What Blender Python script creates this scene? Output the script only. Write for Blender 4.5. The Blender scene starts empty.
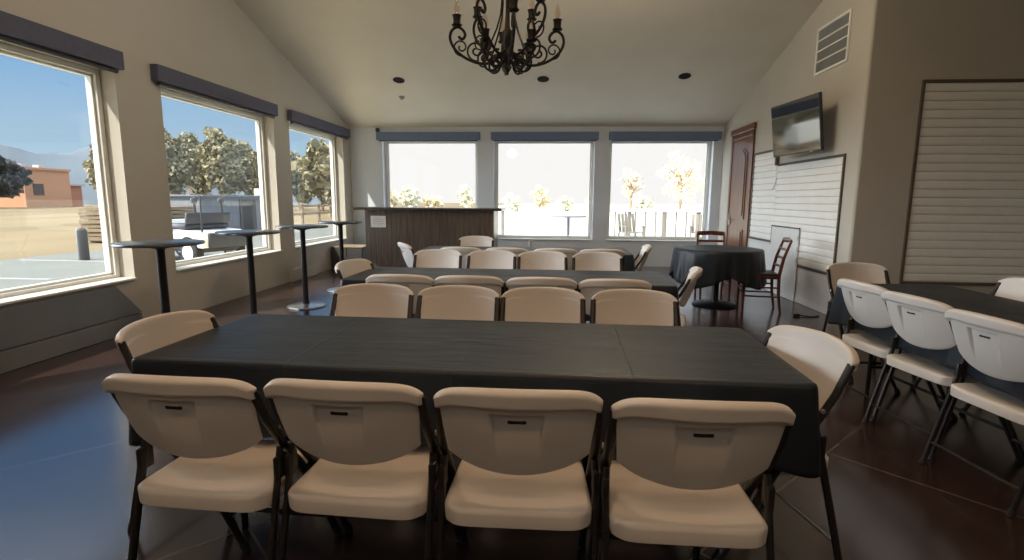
import bpy, bmesh, math, random
from mathutils import Vector, Matrix
random.seed(7)
PI = math.pi
scn = bpy.context.scene
COL = scn.collection
R = math.radians

# ------------------------------------------------------------------ materials
def nodes_of(name):
    m = bpy.data.materials.new(name); m.use_nodes = True
    nt = m.node_tree
    return m, nt, nt.nodes['Principled BSDF']

def mat(name, col, rough=.5, metal=0.0, var=.08, scale=6.0, bump=0.0, bscale=40.0, spec=.5, stretch=None):
    """procedural surface: base colour modulated by noise, optional bump"""
    m, nt, b = nodes_of(name)
    L = nt.links
    tc = nt.nodes.new('ShaderNodeTexCoord')
    mp = nt.nodes.new('ShaderNodeMapping')
    if stretch: mp.inputs['Scale'].default_value = stretch
    L.new(tc.outputs['Object'], mp.inputs['Vector'])
    n = nt.nodes.new('ShaderNodeTexNoise'); n.inputs['Scale'].default_value = scale
    n.inputs['Detail'].default_value = 3
    L.new(mp.outputs[0], n.inputs['Vector'])
    r = nt.nodes.new('ShaderNodeValToRGB')
    c = Vector(col)
    r.color_ramp.elements[0].position = .3; r.color_ramp.elements[1].position = .7
    r.color_ramp.elements[0].color = (*(c*(1-var)), 1)
    r.color_ramp.elements[1].color = (*(c*(1+var)), 1)
    L.new(n.outputs['Fac'], r.inputs['Fac'])
    L.new(r.outputs['Color'], b.inputs['Base Color'])
    b.inputs['Roughness'].default_value = rough
    b.inputs['Metallic'].default_value = metal
    b.inputs['Specular IOR Level'].default_value = spec
    if bump:
        n2 = nt.nodes.new('ShaderNodeTexNoise'); n2.inputs['Scale'].default_value = bscale
        n2.inputs['Detail'].default_value = 4
        L.new(mp.outputs[0], n2.inputs['Vector'])
        bp = nt.nodes.new('ShaderNodeBump'); bp.inputs['Strength'].default_value = bump
        bp.inputs['Distance'].default_value = .02
        L.new(n2.outputs['Fac'], bp.inputs['Height']); L.new(bp.outputs[0], b.inputs['Normal'])
    return m

def glass(name, refl=.07, tint=(1,1,1)):
    m = bpy.data.materials.new(name); m.use_nodes = True
    nt = m.node_tree; nt.nodes.clear()
    o = nt.nodes.new('ShaderNodeOutputMaterial'); t = nt.nodes.new('ShaderNodeBsdfTransparent')
    g = nt.nodes.new('ShaderNodeBsdfGlossy'); g.inputs['Roughness'].default_value = .01
    mx = nt.nodes.new('ShaderNodeMixShader')
    lw0 = nt.nodes.new('ShaderNodeLayerWeight'); lw0.inputs['Blend'].default_value = .5
    pw = nt.nodes.new('ShaderNodeMath'); pw.operation = 'POWER'; pw.inputs[1].default_value = 5
    lw = nt.nodes.new('ShaderNodeMath'); lw.operation = 'MULTIPLY_ADD'; lw.inputs[1].default_value = .45; lw.inputs[2].default_value = .03
    nt.links.new(lw0.outputs['Facing'], pw.inputs[0]); nt.links.new(pw.outputs[0], lw.inputs[0])
    t.inputs['Color'].default_value = (*tint, 1)
    nt.links.new(lw.outputs[0], mx.inputs[0])
    nt.links.new(t.outputs[0], mx.inputs[1]); nt.links.new(g.outputs[0], mx.inputs[2])
    nt.links.new(mx.outputs[0], o.inputs[0])
    return m

def floor_mat():
    m, nt, b = nodes_of('stained_concrete'); L = nt.links; N = nt.nodes.new
    geo = N('ShaderNodeNewGeometry'); sep = N('ShaderNodeSeparateXYZ')
    L.new(geo.outputs['Position'], sep.inputs[0])
    def math_(op, a, bb=None):
        n = N('ShaderNodeMath'); n.operation = op
        for i, v in enumerate((a, bb)):
            if v is None: continue
            if isinstance(v, (int, float)): n.inputs[i].default_value = v
            else: L.new(v, n.inputs[i])
        return n.outputs[0]
    x, y = sep.outputs[0], sep.outputs[1]
    def line(v, off):
        f = math_('FRACT', math_('DIVIDE', math_('ADD', v, off), 1.81))
        return math_('LESS_THAN', math_('ABSOLUTE', math_('SUBTRACT', f, .5)), .0042)
    ln = math_('MAXIMUM', line(math_('SUBTRACT', x, y), 3.16+.905+18.1), line(math_('ADD', x, y), 18.3))
    n1 = N('ShaderNodeTexNoise'); n1.inputs['Scale'].default_value = 1.1; n1.inputs['Detail'].default_value = 6
    L.new(geo.outputs['Position'], n1.inputs['Vector'])
    r = N('ShaderNodeValToRGB')
    e = r.color_ramp.elements
    e[0].position = .3; e[0].color = (.030, .017, .015, 1)
    e[1].position = .72; e[1].color = (.046, .025, .021, 1)
    L.new(n1.outputs['Fac'], r.inputs['Fac'])
    mx = N('ShaderNodeMix'); mx.data_type = 'RGBA'
    L.new(ln, mx.inputs[0]); L.new(r.outputs[0], mx.inputs[6]); mx.inputs[7].default_value = (.10, .085, .08, 1)
    L.new(mx.outputs[2], b.inputs['Base Color'])
    n2 = N('ShaderNodeTexNoise'); n2.inputs['Scale'].default_value = 2; n2.inputs['Detail'].default_value = 2
    L.new(geo.outputs['Position'], n2.inputs['Vector'])
    mr = N('ShaderNodeMapRange'); mr.inputs['To Min'].default_value = .15; mr.inputs['To Max'].default_value = .25; b.inputs['IOR'].default_value = 1.95
    L.new(n2.outputs['Fac'], mr.inputs[0]); L.new(mr.outputs[0], b.inputs['Roughness'])
    bp = N('ShaderNodeBump'); bp.inputs['Strength'].default_value = .008; bp.inputs['Distance'].default_value = .01
    L.new(n2.outputs['Fac'], bp.inputs['Height']); L.new(bp.outputs[0], b.inputs['Normal'])
    return m

def wood(name, c1, c2, rough=.35, axis='Z', planks=0.0):
    m, nt, b = nodes_of(name); L = nt.links; N = nt.nodes.new
    tc = N('ShaderNodeTexCoord'); mp = N('ShaderNodeMapping')
    s = {'Z': (14, 14, 1.2), 'X': (1.2, 14, 14), 'Y': (14, 1.2, 14)}[axis]
    mp.inputs['Scale'].default_value = s
    L.new(tc.outputs['Object'], mp.inputs[0])
    n = N('ShaderNodeTexNoise'); n.inputs['Scale'].default_value = 1.6; n.inputs['Detail'].default_value = 6
    L.new(mp.outputs[0], n.inputs['Vector'])
    r = N('ShaderNodeValToRGB'); e = r.color_ramp.elements
    e[0].position = .32; e[0].color = (*c1, 1); e[1].position = .7; e[1].color = (*c2, 1)
    L.new(n.outputs['Fac'], r.inputs[0]); L.new(r.outputs[0], b.inputs['Base Color'])
    b.inputs['Roughness'].default_value = rough
    return m

def cloth_mat():
    m, nt, b = nodes_of('black_plastic_cloth'); L = nt.links; N = nt.nodes.new
    b.inputs['Base Color'].default_value = (.010, .016, .025, 1)
    b.inputs['Specular IOR Level'].default_value = .42
    tc = N('ShaderNodeTexCoord'); n = N('ShaderNodeTexNoise'); n.inputs['Scale'].default_value = 3.2
    n.inputs['Detail'].default_value = 4; n.inputs['Distortion'].default_value = 1.2
    L.new(tc.outputs['Object'], n.inputs['Vector'])
    mr = N('ShaderNodeMapRange'); mr.inputs['To Min'].default_value = .36; mr.inputs['To Max'].default_value = .52
    L.new(n.outputs['Fac'], mr.inputs[0]); L.new(mr.outputs[0], b.inputs['Roughness'])
    n3 = N('ShaderNodeTexNoise'); n3.inputs['Scale'].default_value = 9; n3.inputs['Detail'].default_value = 5
    mp = N('ShaderNodeMapping'); mp.inputs['Scale'].default_value = (.5, 2.0, 2.0)
    L.new(tc.outputs['Object'], mp.inputs[0]); L.new(mp.outputs[0], n3.inputs['Vector'])
    bp = N('ShaderNodeBump'); bp.inputs['Strength'].default_value = .35; bp.inputs['Distance'].default_value = .01
    sp = N('ShaderNodeSeparateXYZ'); L.new(tc.outputs['Object'], sp.inputs[0])
    def mth(op, a, bb):
        q = N('ShaderNodeMath'); q.operation = op
        for i, v in enumerate((a, bb)):
            if isinstance(v, (int, float)): q.inputs[i].default_value = v
            else: L.new(v, q.inputs[i])
        return q.outputs[0]
    def ridge(v, spacing):     # pressed fold creases every `spacing` metres
        f_ = mth('ABSOLUTE', mth('SUBTRACT', mth('FRACT', mth('DIVIDE', mth('ADD', v, 30.5*spacing), spacing), 0), .5), 0)
        return mth('MAXIMUM', mth('SUBTRACT', 1.0, mth('MULTIPLY', f_, spacing/.008)), 0)
    h_ = mth('ADD', n3.outputs['Fac'], mth('MULTIPLY', mth('MAXIMUM', ridge(sp.outputs[0], .62), ridge(sp.outputs[1], .38)), .35))
    L.new(h_, bp.inputs['Height']); L.new(bp.outputs[0], b.inputs['Normal'])
    return m

def field_mat():
    m, nt, b = nodes_of('dry_grass_field'); L = nt.links; N = nt.nodes.new
    geo = N('ShaderNodeNewGeometry'); mp = N('ShaderNodeMapping'); mp.inputs['Scale'].default_value = (.25, .06, 1)
    L.new(geo.outputs['Position'], mp.inputs[0])
    n = N('ShaderNodeTexNoise'); n.inputs['Scale'].default_value = 1.0; n.inputs['Detail'].default_value = 6
    L.new(mp.outputs[0], n.inputs['Vector'])
    r = N('ShaderNodeValToRGB'); e = r.color_ramp.elements
    e[0].position = .3; e[0].color = (.18, .14, .08, 1); e[1].position = .72; e[1].color = (.265, .205, .12, 1)
    L.new(n.outputs['Fac'], r.inputs[0]); L.new(r.outputs[0], b.inputs['Base Color'])
    b.inputs['Roughness'].default_value = .95; b.inputs['Specular IOR Level'].default_value = .1
    return m

PEND = 82
M = dict(
    wall=mat('beige_wall_paint', (.48, .455, .40), .75, var=.03, scale=2, bump=.06, bscale=90, spec=.25),
    farwall=mat('grey_wall_paint', (.64, .685, .74), .75, var=.03, scale=2, bump=.06, bscale=90, spec=.25),  # same beige wall, with bluish window haze put into its colour
    ceiling=mat('ceiling_paint', (.71, .66, .555), .8, var=.03, scale=1.5, bump=.05, bscale=60, spec=.2),
    floor=floor_mat(),
    base=mat('baseboard_paint', (.17, .185, .19), .45, var=.04),
    trim=mat('white_window_vinyl', (.70, .70, .66), .4, var=.03),
    shade=mat('slate_shade_fabric', (.10, .105, .15), .75, var=.06, scale=20, bump=.1, bscale=300, spec=.2),
    roller=mat('dark_roller_bracket', (.03, .03, .035), .5),
    glass=glass('window_glass'),
    clear=glass('clear_bulb_glass', tint=(.97, .90, .82)),
    chair=mat('almond_plastic', (.69, .665, .635), .42, var=.03, scale=3, bump=.03, bscale=250, spec=.45),
    frame=mat('bronze_black_steel', (.022, .020, .020), .38, metal=.3, var=.1),
    zinc=mat('bright_zinc_steel', (.55, .55, .56), .3, metal=.9, var=.05),
    matblack=mat('dark_baffle', (.03, .03, .03), .95, spec=.05),
    farshade=mat('blue_shade_fabric', (.16, .21, .34), .75, var=.05, scale=20, spec=.2),  # bluish window glare put into the shade colour
    rubber=mat('black_rubber', (.015, .015, .015), .7),
    cloth=cloth_mat(),
    tabletop=mat('folding_table_plastic', (.62, .60, .56), .5, var=.03),
    grey_top=mat('blue_grey_laminate', (.085, .10, .125), .22, var=.08, scale=14),
    cast=mat('black_cast_iron', (.02, .02, .022), .45, metal=.4),
    steel=mat('brushed_steel', (.42, .42, .42), .28, metal=.9, var=.05),
    iron=mat('wrought_iron', (.018, .015, .015), .5, metal=.3, var=.15, scale=30),
    barwood=wood('bar_panelling', (.085, .066, .054), (.165, .13, .105), .3, 'Z'),
    bartop=wood('bar_top_wood', (.05, .035, .028), (.10, .07, .055), .25, 'X'),
    doorwood=wood('red_door_wood', (.10, .035, .018), (.21, .085, .045), .3, 'Z'),
    chairwood=wood('cherry_wood', (.07, .018, .012), (.15, .045, .028), .3, 'Z'),
    cushion=mat('black_vinyl', (.02, .02, .022), .45),
    slat=mat('white_shutter_slat', (.80, .80, .77), .45, var=.03),
    gap=mat('dark_shutter_gap', (.10, .08, .06), .7),
    panelwhite=mat('white_panel_paint', (.62, .63, .63), .5, var=.03),
    plastic_white=mat('white_plastic', (.80, .80, .78), .4, var=.02),
    paper=mat('paper_sheet', (.72, .72, .70), .8, var=.03),
    ink=mat('printed_ink', (.25, .25, .26), .8),
    tvscreen=mat('tv_screen', (.008, .008, .009), .05, var=.02, spec=.5),
    tvbody=mat('tv_black_plastic', (.02, .02, .02), .4),
    ventgrey=mat('vent_louver_grey', (.26, .26, .24), .6),
    ledge=mat('slate_ledge_panel', (.16, .175, .19), .35, var=.05),
    cabinet=mat('dark_cabinet', (.05, .048, .048), .5),
    concrete=mat('pale_patio_concrete', (.78, .77, .74), .85, var=.05, scale=.8, spec=.2),
    asphalt=mat('grey_pavement', (.165, .172, .155), .9, var=.06, scale=.7, spec=.2),
    paint=mat('road_paint', (.30, .30, .29), .8),
    field=field_mat(),
    gravel=mat('pale_tan_gravel', (.72, .62, .42), .9, var=.12, scale=30, spec=.1),  # for the unseen bounce ground only
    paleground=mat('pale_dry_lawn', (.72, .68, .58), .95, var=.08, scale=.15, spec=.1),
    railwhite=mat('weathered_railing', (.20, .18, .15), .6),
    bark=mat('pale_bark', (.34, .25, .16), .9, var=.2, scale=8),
    tanleaf=mat('tan_winter_foliage', (.86, .77, .56), .9, var=.25, scale=1.2),  # haze paleness put into the leaf colour
    paleleaf=mat('pale_green_foliage', (.80, .79, .66), .9, var=.25, scale=1.2),  # leaf colour washed out to stand in for bright haze
    darkleaf=mat('dark_evergreen_foliage', (.055, .06, .062), .9, var=.3, scale=.8),
    hill=mat('wooded_hill', (.20, .19, .12), .95, var=.35, scale=.25, bump=.6, bscale=.9, spec=.1),
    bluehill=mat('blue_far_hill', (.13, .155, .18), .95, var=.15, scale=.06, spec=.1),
    tanwall=mat('tan_stucco', (.55, .29, .16), .85, var=.06),
    rustwall=mat('rust_siding', (.40, .16, .09), .85, var=.08),
    roof=mat('pale_roof', (.45, .44, .43), .7),
    darkglass=mat('dark_window_glass', (.05, .05, .06), .2),
    shed=mat('grey_shed_siding', (.20, .21, .23), .8, var=.05),
    lumber=wood('stacked_lumber', (.19, .135, .08), (.29, .22, .14), .8, 'Y'),
    cartwhite=mat('cart_white_body', (.78, .78, .76), .3, var=.02),
    cartseat=mat('cart_dark_seat', (.03, .032, .04), .5),
)

# ------------------------------------------------------------------ mesh builder
class MB:
    def __init__(s): s.bm = bmesh.new()
    def _merge(s, t, mtx=None):
        if mtx is not None: bmesh.ops.transform(t, matrix=mtx, verts=t.verts)
        me = bpy.data.meshes.new('tmp'); t.to_mesh(me); t.free(); s.bm.from_mesh(me); bpy.data.meshes.remove(me)
    def box(s, c, size, bev=0.0, rot=None, seg=2):
        t = bmesh.new(); bmesh.ops.create_cube(t, size=1)
        bmesh.ops.scale(t, vec=size, verts=t.verts)
        if bev: bmesh.ops.bevel(t, geom=t.edges[:], offset=bev, segments=seg, affect='EDGES', profile=.5)
        m = Matrix.Translation(c)
        if rot is not None: m = m @ rot
        s._merge(t, m); return s
    def ext(s, lo, hi, bev=0.0):
        return s.box([(a+b)/2 for a, b in zip(lo, hi)], [abs(b-a) for a, b in zip(lo, hi)], bev)
    def tube(s, pts, r, seg=10, cap=True, closed=False, flat=None):
        pts = [Vector(p) for p in pts]; n = len(pts)
        rr = r if isinstance(r, (list, tuple)) else [r]*n
        t = bmesh.new(); rings = []; prev = None
        for i, p in enumerate(pts):
            if closed: d = pts[(i+1) % n]-pts[i-1]
            else: d = pts[min(i+1, n-1)]-pts[max(i-1, 0)]
            d.normalize()
            if prev is None:
                a = Vector((0, 0, 1)) if abs(d.z) < .9 else Vector((1, 0, 0))
                u = d.cross(a).normalized()
            else:
                u = prev-d*prev.dot(d)
                u = u.normalized() if u.length > 1e-6 else d.orthogonal().normalized()
            prev = u; w = d.cross(u)
            k = flat if flat else (1, 1)
            rings.append([t.verts.new(p+(u*math.cos(2*PI*j/seg)*k[0]+w*math.sin(2*PI*j/seg)*k[1])*rr[i]) for j in range(seg)])
        m = n if closed else n-1
        for i in range(m):
            a, b = rings[i], rings[(i+1) % n]
            for j in range(seg): t.faces.new((a[j], a[(j+1) % seg], b[(j+1) % seg], b[j]))
        if cap and not closed:
            t.faces.new(rings[0][::-1]); t.faces.new(rings[-1])
        s._merge(t); return s
    def lathe(s, prof, c=(0, 0, 0), seg=24, mtx=None):
        t = bmesh.new(); rings = []
        for r, z in prof:
            if r < 1e-5: rings.append([t.verts.new((0, 0, z))])
            else: rings.append([t.verts.new((r*math.cos(2*PI*j/seg), r*math.sin(2*PI*j/seg), z)) for j in range(seg)])
        for a, b in zip(rings, rings[1:]):
            for j in range(seg):
                q = [a[j % len(a)], a[(j+1) % len(a)], b[(j+1) % len(b)], b[j % len(b)]]
                q = list(dict.fromkeys(q))
                if len(q) > 2: t.faces.new(q)
        if len(rings[0]) > 1: t.faces.new(rings[0][::-1])
        if len(rings[-1]) > 1: t.faces.new(rings[-1])
        m = Matrix.Translation(c)
        if mtx is not None: m = m @ mtx
        s._merge(t, m); return s
    def prism(s, poly, depth, mtx=None):
        """polygon in XY extruded along Z by depth"""
        t = bmesh.new(); n = len(poly)
        a = [t.verts.new((x, y, 0)) for x, y in poly]; b = [t.verts.new((x, y, depth)) for x, y in poly]
        t.faces.new(a[::-1]); t.faces.new(b)
        for i in range(n): t.faces.new((a[i], a[(i+1) % n], b[(i+1) % n], b[i]))
        s._merge(t, mtx); return s
    def shell(s, us, vs, ff, fb):
        t = bmesh.new(); nu, nv = len(us), len(vs)
        A = [[t.verts.new(ff(u, v)) for u in us] for v in vs]
        B = [[t.verts.new(fb(u, v)) for u in us] for v in vs]
        for j in range(nv-1):
            for i in range(nu-1):
                t.faces.new((A[j][i], A[j][i+1], A[j+1][i+1], A[j+1][i]))
                t.faces.new((B[j][i], B[j+1][i], B[j+1][i+1], B[j][i+1]))
        for i in range(nu-1):
            t.faces.new((A[0][i+1], A[0][i], B[0][i], B[0][i+1]))
            t.faces.new((A[-1][i], A[-1][i+1], B[-1][i+1], B[-1][i]))
        for j in range(nv-1):
            t.faces.new((A[j][0], A[j+1][0], B[j+1][0], B[j][0]))
            t.faces.new((A[j+1][-1], A[j][-1], B[j][-1], B[j+1][-1]))
        s._merge(t); return s
    def build(s, name, m, parent=None, loc=None, smooth=35):
        bm = s.bm
        bmesh.ops.recalc_face_normals(bm, faces=bm.faces[:])
        me = bpy.data.meshes.new(name); bm.to_mesh(me); bm.free()
        me.materials.append(m)
        if smooth:
            for p in me.polygons: p.use_smooth = True
            try: me.set_sharp_from_angle(angle=R(smooth))
            except Exception: pass
        o = bpy.data.objects.new(name, me); COL.objects.link(o)
        if parent: o.parent = parent
        if loc: o.location = loc
        return o

def tag(o, label, cat, group=None, kind=None):
    o['label'] = label; o['category'] = cat
    if group: o['group'] = group
    if kind: o['kind'] = kind
    return o
def thing(name, label, cat, loc=(0, 0, 0), rz=0.0, group=None):
    o = bpy.data.objects.new(name, None); COL.objects.link(o)
    o.empty_display_size = .1
    o.location = loc; o.rotation_euler = (0, 0, rz)
    return tag(o, label, cat, group)
def struct(o): o['kind'] = 'structure'; return o
def copy_tree(o, parent=None):
    c = o.copy(); COL.objects.link(c)
    if parent: c.parent = parent
    for ch in list(o.children): copy_tree(ch, c)
    return c
def spiral(c, r0, r1, a0, a1, n, ex, ez):
    """points of a spiral in the plane of ex, ez"""
    out = []
    for i in range(n):
        t = i/(n-1); a = a0+(a1-a0)*t; r = r0+(r1-r0)*t
        out.append(Vector(c)+ex*(r*math.cos(a))+ez*(r*math.sin(a)))
    return out

# ------------------------------------------------------------------ room dimensions
XL, XR, YF, YB = -4.2, 3.26, 11.0, -4.5
TW = .25                      # wall thickness
YC, XE = 6.17, 6.8            # corner where the side room opens; its end
Z0, Z1 = .51, 2.53            # window sill, window head
def ceil_z(y): return 2.76+.28*(11-y) if y > 1 else 5.56-.28*(1-y)

# floor, ceiling
struct(MB().ext((XL-TW, YB-TW, -.12), (XE+TW, YF+TW, 0)).build('floor', M['floor']))
c = MB()
prof = [(YB-TW, ceil_z(YB-TW)), (1, ceil_z(1)), (YF+TW, ceil_z(YF+TW))]
poly = prof+[(y, z+.15) for y, z in reversed(prof)]
c.prism([(y, z) for y, z in poly], XE-XL+2*TW, Matrix.Translation((XL-TW, 0, 0)) @ Matrix(((0, 0, 1, 0), (1, 0, 0, 0), (0, 1, 0, 0), (0, 0, 0, 1))))
struct(c.build('ceiling', M['ceiling'], smooth=0))

# walls with openings
LW = [(2.70, 5.03), (5.63, 7.95), (8.42, 10.6)]
LWX = []
FW = [(-3.53, -1.56), (-1.24, .78), (1.06, 3.08)]
BW = []
def prism_yz(poly, x0, x1):
    b = MB(); b.prism(poly, x1-x0, Matrix.Translation((x0, 0, 0)) @ Matrix(((0, 0, 1, 0), (1, 0, 0, 0), (0, 1, 0, 0), (0, 0, 0, 1)))); return b.bm
def add(b, bm2):
    me = bpy.data.meshes.new('t'); bm2.to_mesh(me); bm2.free(); b.bm.from_mesh(me); bpy.data.meshes.remove(me)
w = MB()
ys = [YB-TW]
for a, b_ in sorted(LW+LWX): ys += [a, b_]
ys.append(YF+TW)
for i in range(0, len(ys), 2): w.ext((XL-TW, ys[i], 0), (XL, ys[i+1], Z1))
for a, b_ in LW+LWX: w.ext((XL-TW, a, 0), (XL, b_, Z0))
add(w, prism_yz([(YB-TW, Z1), (YF+TW, Z1), (YF+TW, ceil_z(YF+TW)), (1, ceil_z(1)), (YB-TW, ceil_z(YB-TW))], XL-TW, XL))
struct(w.build('wall_left', M['wall'], smooth=0))
w = MB()
xs = [XL]
for a, b_ in FW: xs += [a, b_]
xs.append(XR+TW)
for i in range(0, len(xs), 2): w.ext((xs[i], YF, 0), (xs[i+1], YF+TW, Z1))
for a, b_ in FW: w.ext((a, YF, 0), (b_, YF+TW, Z0))
w.ext((XL, YF, Z1), (XR+TW, YF+TW, 2.80))
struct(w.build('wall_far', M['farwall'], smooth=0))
w = MB()
xs = [XL]
for a, b_ in BW: xs += [a, b_]
xs.append(XE)
for i in range(0, len(xs), 2): w.ext((xs[i], YB-TW, 0), (xs[i+1], YB, 3.0))
for a, b_ in BW: w.ext((a, YB-TW, 0), (b_, YB, .3))
w.ext((XL, YB-TW, 3.0), (XE, YB, 4.05))
struct(w.build('wall_back', M['wall'], smooth=0))
# right wall, rounded at its outer corner, and the wall that turns to the right from it
add_b = MB()
add(add_b, prism_yz([(YC+TW, 0), (YF, 0), (YF, ceil_z(YF)), (YC+TW, ceil_z(YC+TW))], XR, XR+TW))
struct(add_b.build('wall_right', M['wall'], smooth=0))
w = MB()
poly = [(XR, YC+.03)]+[(XR+.03-.03*math.cos(a), YC+.03-.03*math.sin(a)) for a in [R(7.5*k) for k in range(1, 13)]]+[(XE, YC), (XE, YC+TW), (XR, YC+TW)]
w.prism(poly, ceil_z(YC)-.005, Matrix.Translation((0, 0, 0)))
struct(w.build('wall_side', M['wall'], smooth=0))
add_b = MB()
add(add_b, prism_yz([(YB-TW, 0), (YC+TW, 0), (YC+TW, ceil_z(YC+TW)), (1, ceil_z(1)), (YB-TW, ceil_z(YB-TW))], XE, XE+TW))
struct(add_b.build('wall_end', M['wall'], smooth=0))

# windows: frame set in the outer half of the opening, sill board, pane
def window(n, axis, a, b, z0, z1, face, out):
    """axis 'Y': in a wall of constant x; 'X': wall of constant y; face = inner wall face, out = +-1 outward"""
    f = MB(); fw, d0, d1 = .055, .15, .24
    def bx(m, p0, p1, q0, q1, e0, e1, bev=.004):
        lo, hi = sorted((face+out*e0, face+out*e1))
        if axis == 'Y': m.ext((lo, p0, q0), (hi, p1, q1), bev)
        else: m.ext((p0, lo, q0), (p1, hi, q1), bev)
    e = .002
    bx(f, a+e, a+fw, z0+e, z1-e, d0, d1); bx(f, b-fw, b-e, z0+e, z1-e, d0, d1)
    bx(f, a+fw, b-fw, z0+e, z0+fw, d0, d1); bx(f, a+fw, b-fw, z1-fw, z1-e, d0, d1)
    s2 = .022   # inner sash step
    bx(f, a+fw, a+fw+s2, z0+fw, z1-fw, d0+.03, d1); bx(f, b-fw-s2, b-fw, z0+fw, z1-fw, d0+.03, d1)
    bx(f, a+fw, b-fw, z0+fw, z0+fw+s2, d0+.03, d1); bx(f, a+fw, b-fw, z1-fw-s2, z1-fw, d0+.03, d1)
    o = struct(f.build('window_%d' % n, M['trim'], smooth=0))
    g = MB(); bx(g, a+fw+s2, b-fw-s2, z0+fw+s2, z1-fw-s2, .205, .211, 0)
    g.build('window_pane', M['glass'], o, smooth=0)
    s = MB(); bx(s, a+e, b-e, z0+.001, z0+.022, -.03, d0-.002, .004)
    s.build('window_sill', M['trim'], o, smooth=0)
    # portal
    L = bpy.data.lights.new('portal', 'AREA'); L.shape = 'RECTANGLE'; L.cycles.is_portal = True
    lo = bpy.data.objects.new('window_portal', L); COL.objects.link(lo)
    L.size = b-a; L.size_y = z1-z0
    if axis == 'Y':
        lo.location = (face+out*.3, (a+b)/2, (z0+z1)/2); lo.rotation_euler = (PI/2, 0, -PI/2 if out < 0 else PI/2)
    else:
        lo.location = ((a+b)/2, face+out*.3, (z0+z1)/2); lo.rotation_euler = (PI/2, 0, PI if out > 0 else 0)
    if axis == 'X' and out > 0: lo.rotation_euler = (-PI/2, 0, 0)
    if axis == 'X' and out < 0: lo.rotation_euler = (PI/2, 0, 0)
    if axis == 'Y': lo.rotation_euler = (0, -PI/2, 0); L.size, L.size_y = z1-z0, b-a
    return o
for i, (a, b_) in enumerate(LW): window(i+1, 'Y', a, b_, Z0, Z1, XL, -1)
for i, (a, b_) in enumerate(FW): window(i+4, 'X', a, b_, Z0, Z1, YF, 1)
for i, (a, b_) in enumerate(LWX): window(i+7, 'Y', a, b_, Z0, Z1, XL, -1)
for i, (a, b_) in enumerate(BW): window(i+8, 'X', a, b_, .3, 3.0, YB, -1)

# roller shade valances above the windows
def shade(axis, a, b, label, face):
    t = thing('window_shade', label, 'window shade', group='roller shade valances above the windows')
    v = MB(); r = MB()
    if axis == 'Y':
        t.location = (face, (a+b)/2, 2.53); h = (b-a)/2
        v.ext((0.001, -h, 0), (.085, h, .165), .006)
        r.tube([(.04, -h+.05, -.022), (.04, h-.05, -.022)], .02, 12)
    else:
        t.location = ((a+b)/2, face, 2.53); h = (b-a)/2
        v.ext((-h, -.085, -.03), (h, -.001, .125), .006)
        r.tube([(-h+.05, -.04, -.04), (h-.05, -.04, -.04)], .012, 12)
    v.build('valance', M['shade'] if axis == 'Y' else M['farshade'], t, smooth=0)
    r.build('roller', M['roller'], t)
shade('Y', 2.62, 5.06, 'slate roller shade valance above the front left window, cut by the left photo edge', XL)
shade('Y', 5.50, 7.95, 'slate roller shade valance above the middle left window that shows the golf cart', XL)
shade('Y', 8.38, 10.80, 'slate roller shade valance above the rearmost left window by the corner', XL)
shade('X', -3.63, -1.51, 'bluish roller shade valance above the far window behind the bar', YF)
shade('X', -1.29, .85, 'bluish roller shade valance above the middle far window', YF)
shade('X', 1.05, 3.20, 'bluish roller shade valance above the far window nearest the door', YF)

# sloped dark panel and low band under the front left window
p = MB()
p.prism([(2.4, .49), (4.74, .49), (5.04, .175), (2.4, .175)], .035, Matrix.Translation((XL+.002, 0, 0)) @ Matrix(((0, 0, 1, 0), (1, 0, 0, 0), (0, 1, 0, 0), (0, 0, 0, 1))))
tag(p.build('wall_panel', M['ledge'], smooth=0), 'dark slate panel with slanted right end on wall below the front left window', 'wall panel')
struct(MB().ext((XL+.001, 2.4, .002), (XL+.05, 5.02, .165), .004).build('baseboard_left', M['base'], smooth=0))
struct(MB().ext((XL+.001, 8.15, .002), (XL+.07, 9.05, .20), .006).build('trim_1', M['wall'], smooth=0))
struct(MB().ext((XR-.018, YC+.28, .002), (XR-.001, 9.2, .09), .004).build('baseboard_right', M['panelwhite'], smooth=0))
struct(MB().ext((XR-.012, YC+.28, .092), (XR-.001, 8.25, .465), .002).ext((XR-.012, 8.28, .092), (XR-.001, 9.2, .715), .002).build('trim_2', M['panelwhite'], smooth=0))

# ------------------------------------------------------------------ folding chair
def lin(a, b, n): return [a+(b-a)*i/(n-1) for i in range(n)]
def sst(a, b, x):
    t = min(1, max(0, (x-a)/(b-a))); return t*t*(3-2*t)
def back_geo(u, v):
    a = abs(u)
    zb = .545+.050*a**2+.014*a**8
    zt = .842-.018*a**2-.032*a**9
    z = zb+(zt-zb)*v
    hw = .208+.016*v+.012*sst(.795, .83, v)
    # rounded top corners
    x = hw*u
    k = (z-.59)/.258
    y = -.195-.078*k-.012*math.sin(PI*k)+.055*a*a
    return x, y, z
def back_thick(u, v):
    d = min((1-abs(u))*.21, v*.20, (1-v)*.20)
    w = .011
    f = math.sqrt(max(0.0, 1-(1-min(1, d/w))**2))
    t = .010+.018*sst(.785, .83, v)
    return t, f
def back_front(u, v):
    x, y, z = back_geo(u, v); t, f = back_thick(u, v)
    return (x, y+.010*f, z)
def back_back(u, v):
    x, y, z = back_geo(u, v); t, f = back_thick(u, v)
    hw = .079-.022*(1-v)
    inside = 1-sst(hw-.003, hw+.003, abs(x))
    dep = .017*inside*sst(.16, .66, v)*(1-sst(.728, .742, v))
    return (x, y-t*f+dep, z)
us = sorted(set([round(s*x, 4) for s in (-1, 1) for x in lin(0, .92, 48)+[.94, .955, .967, .978, .988, .995, 1.0]]))
vs = [0, .006, .014, .025, .04, .06]+lin(.08, .70, 16)+[.725, .735, .745, .755, .77, .785, .80, .815, .83, .845, .87, .90, .93, .95, .967, .98, .99, 1.0]
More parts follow.
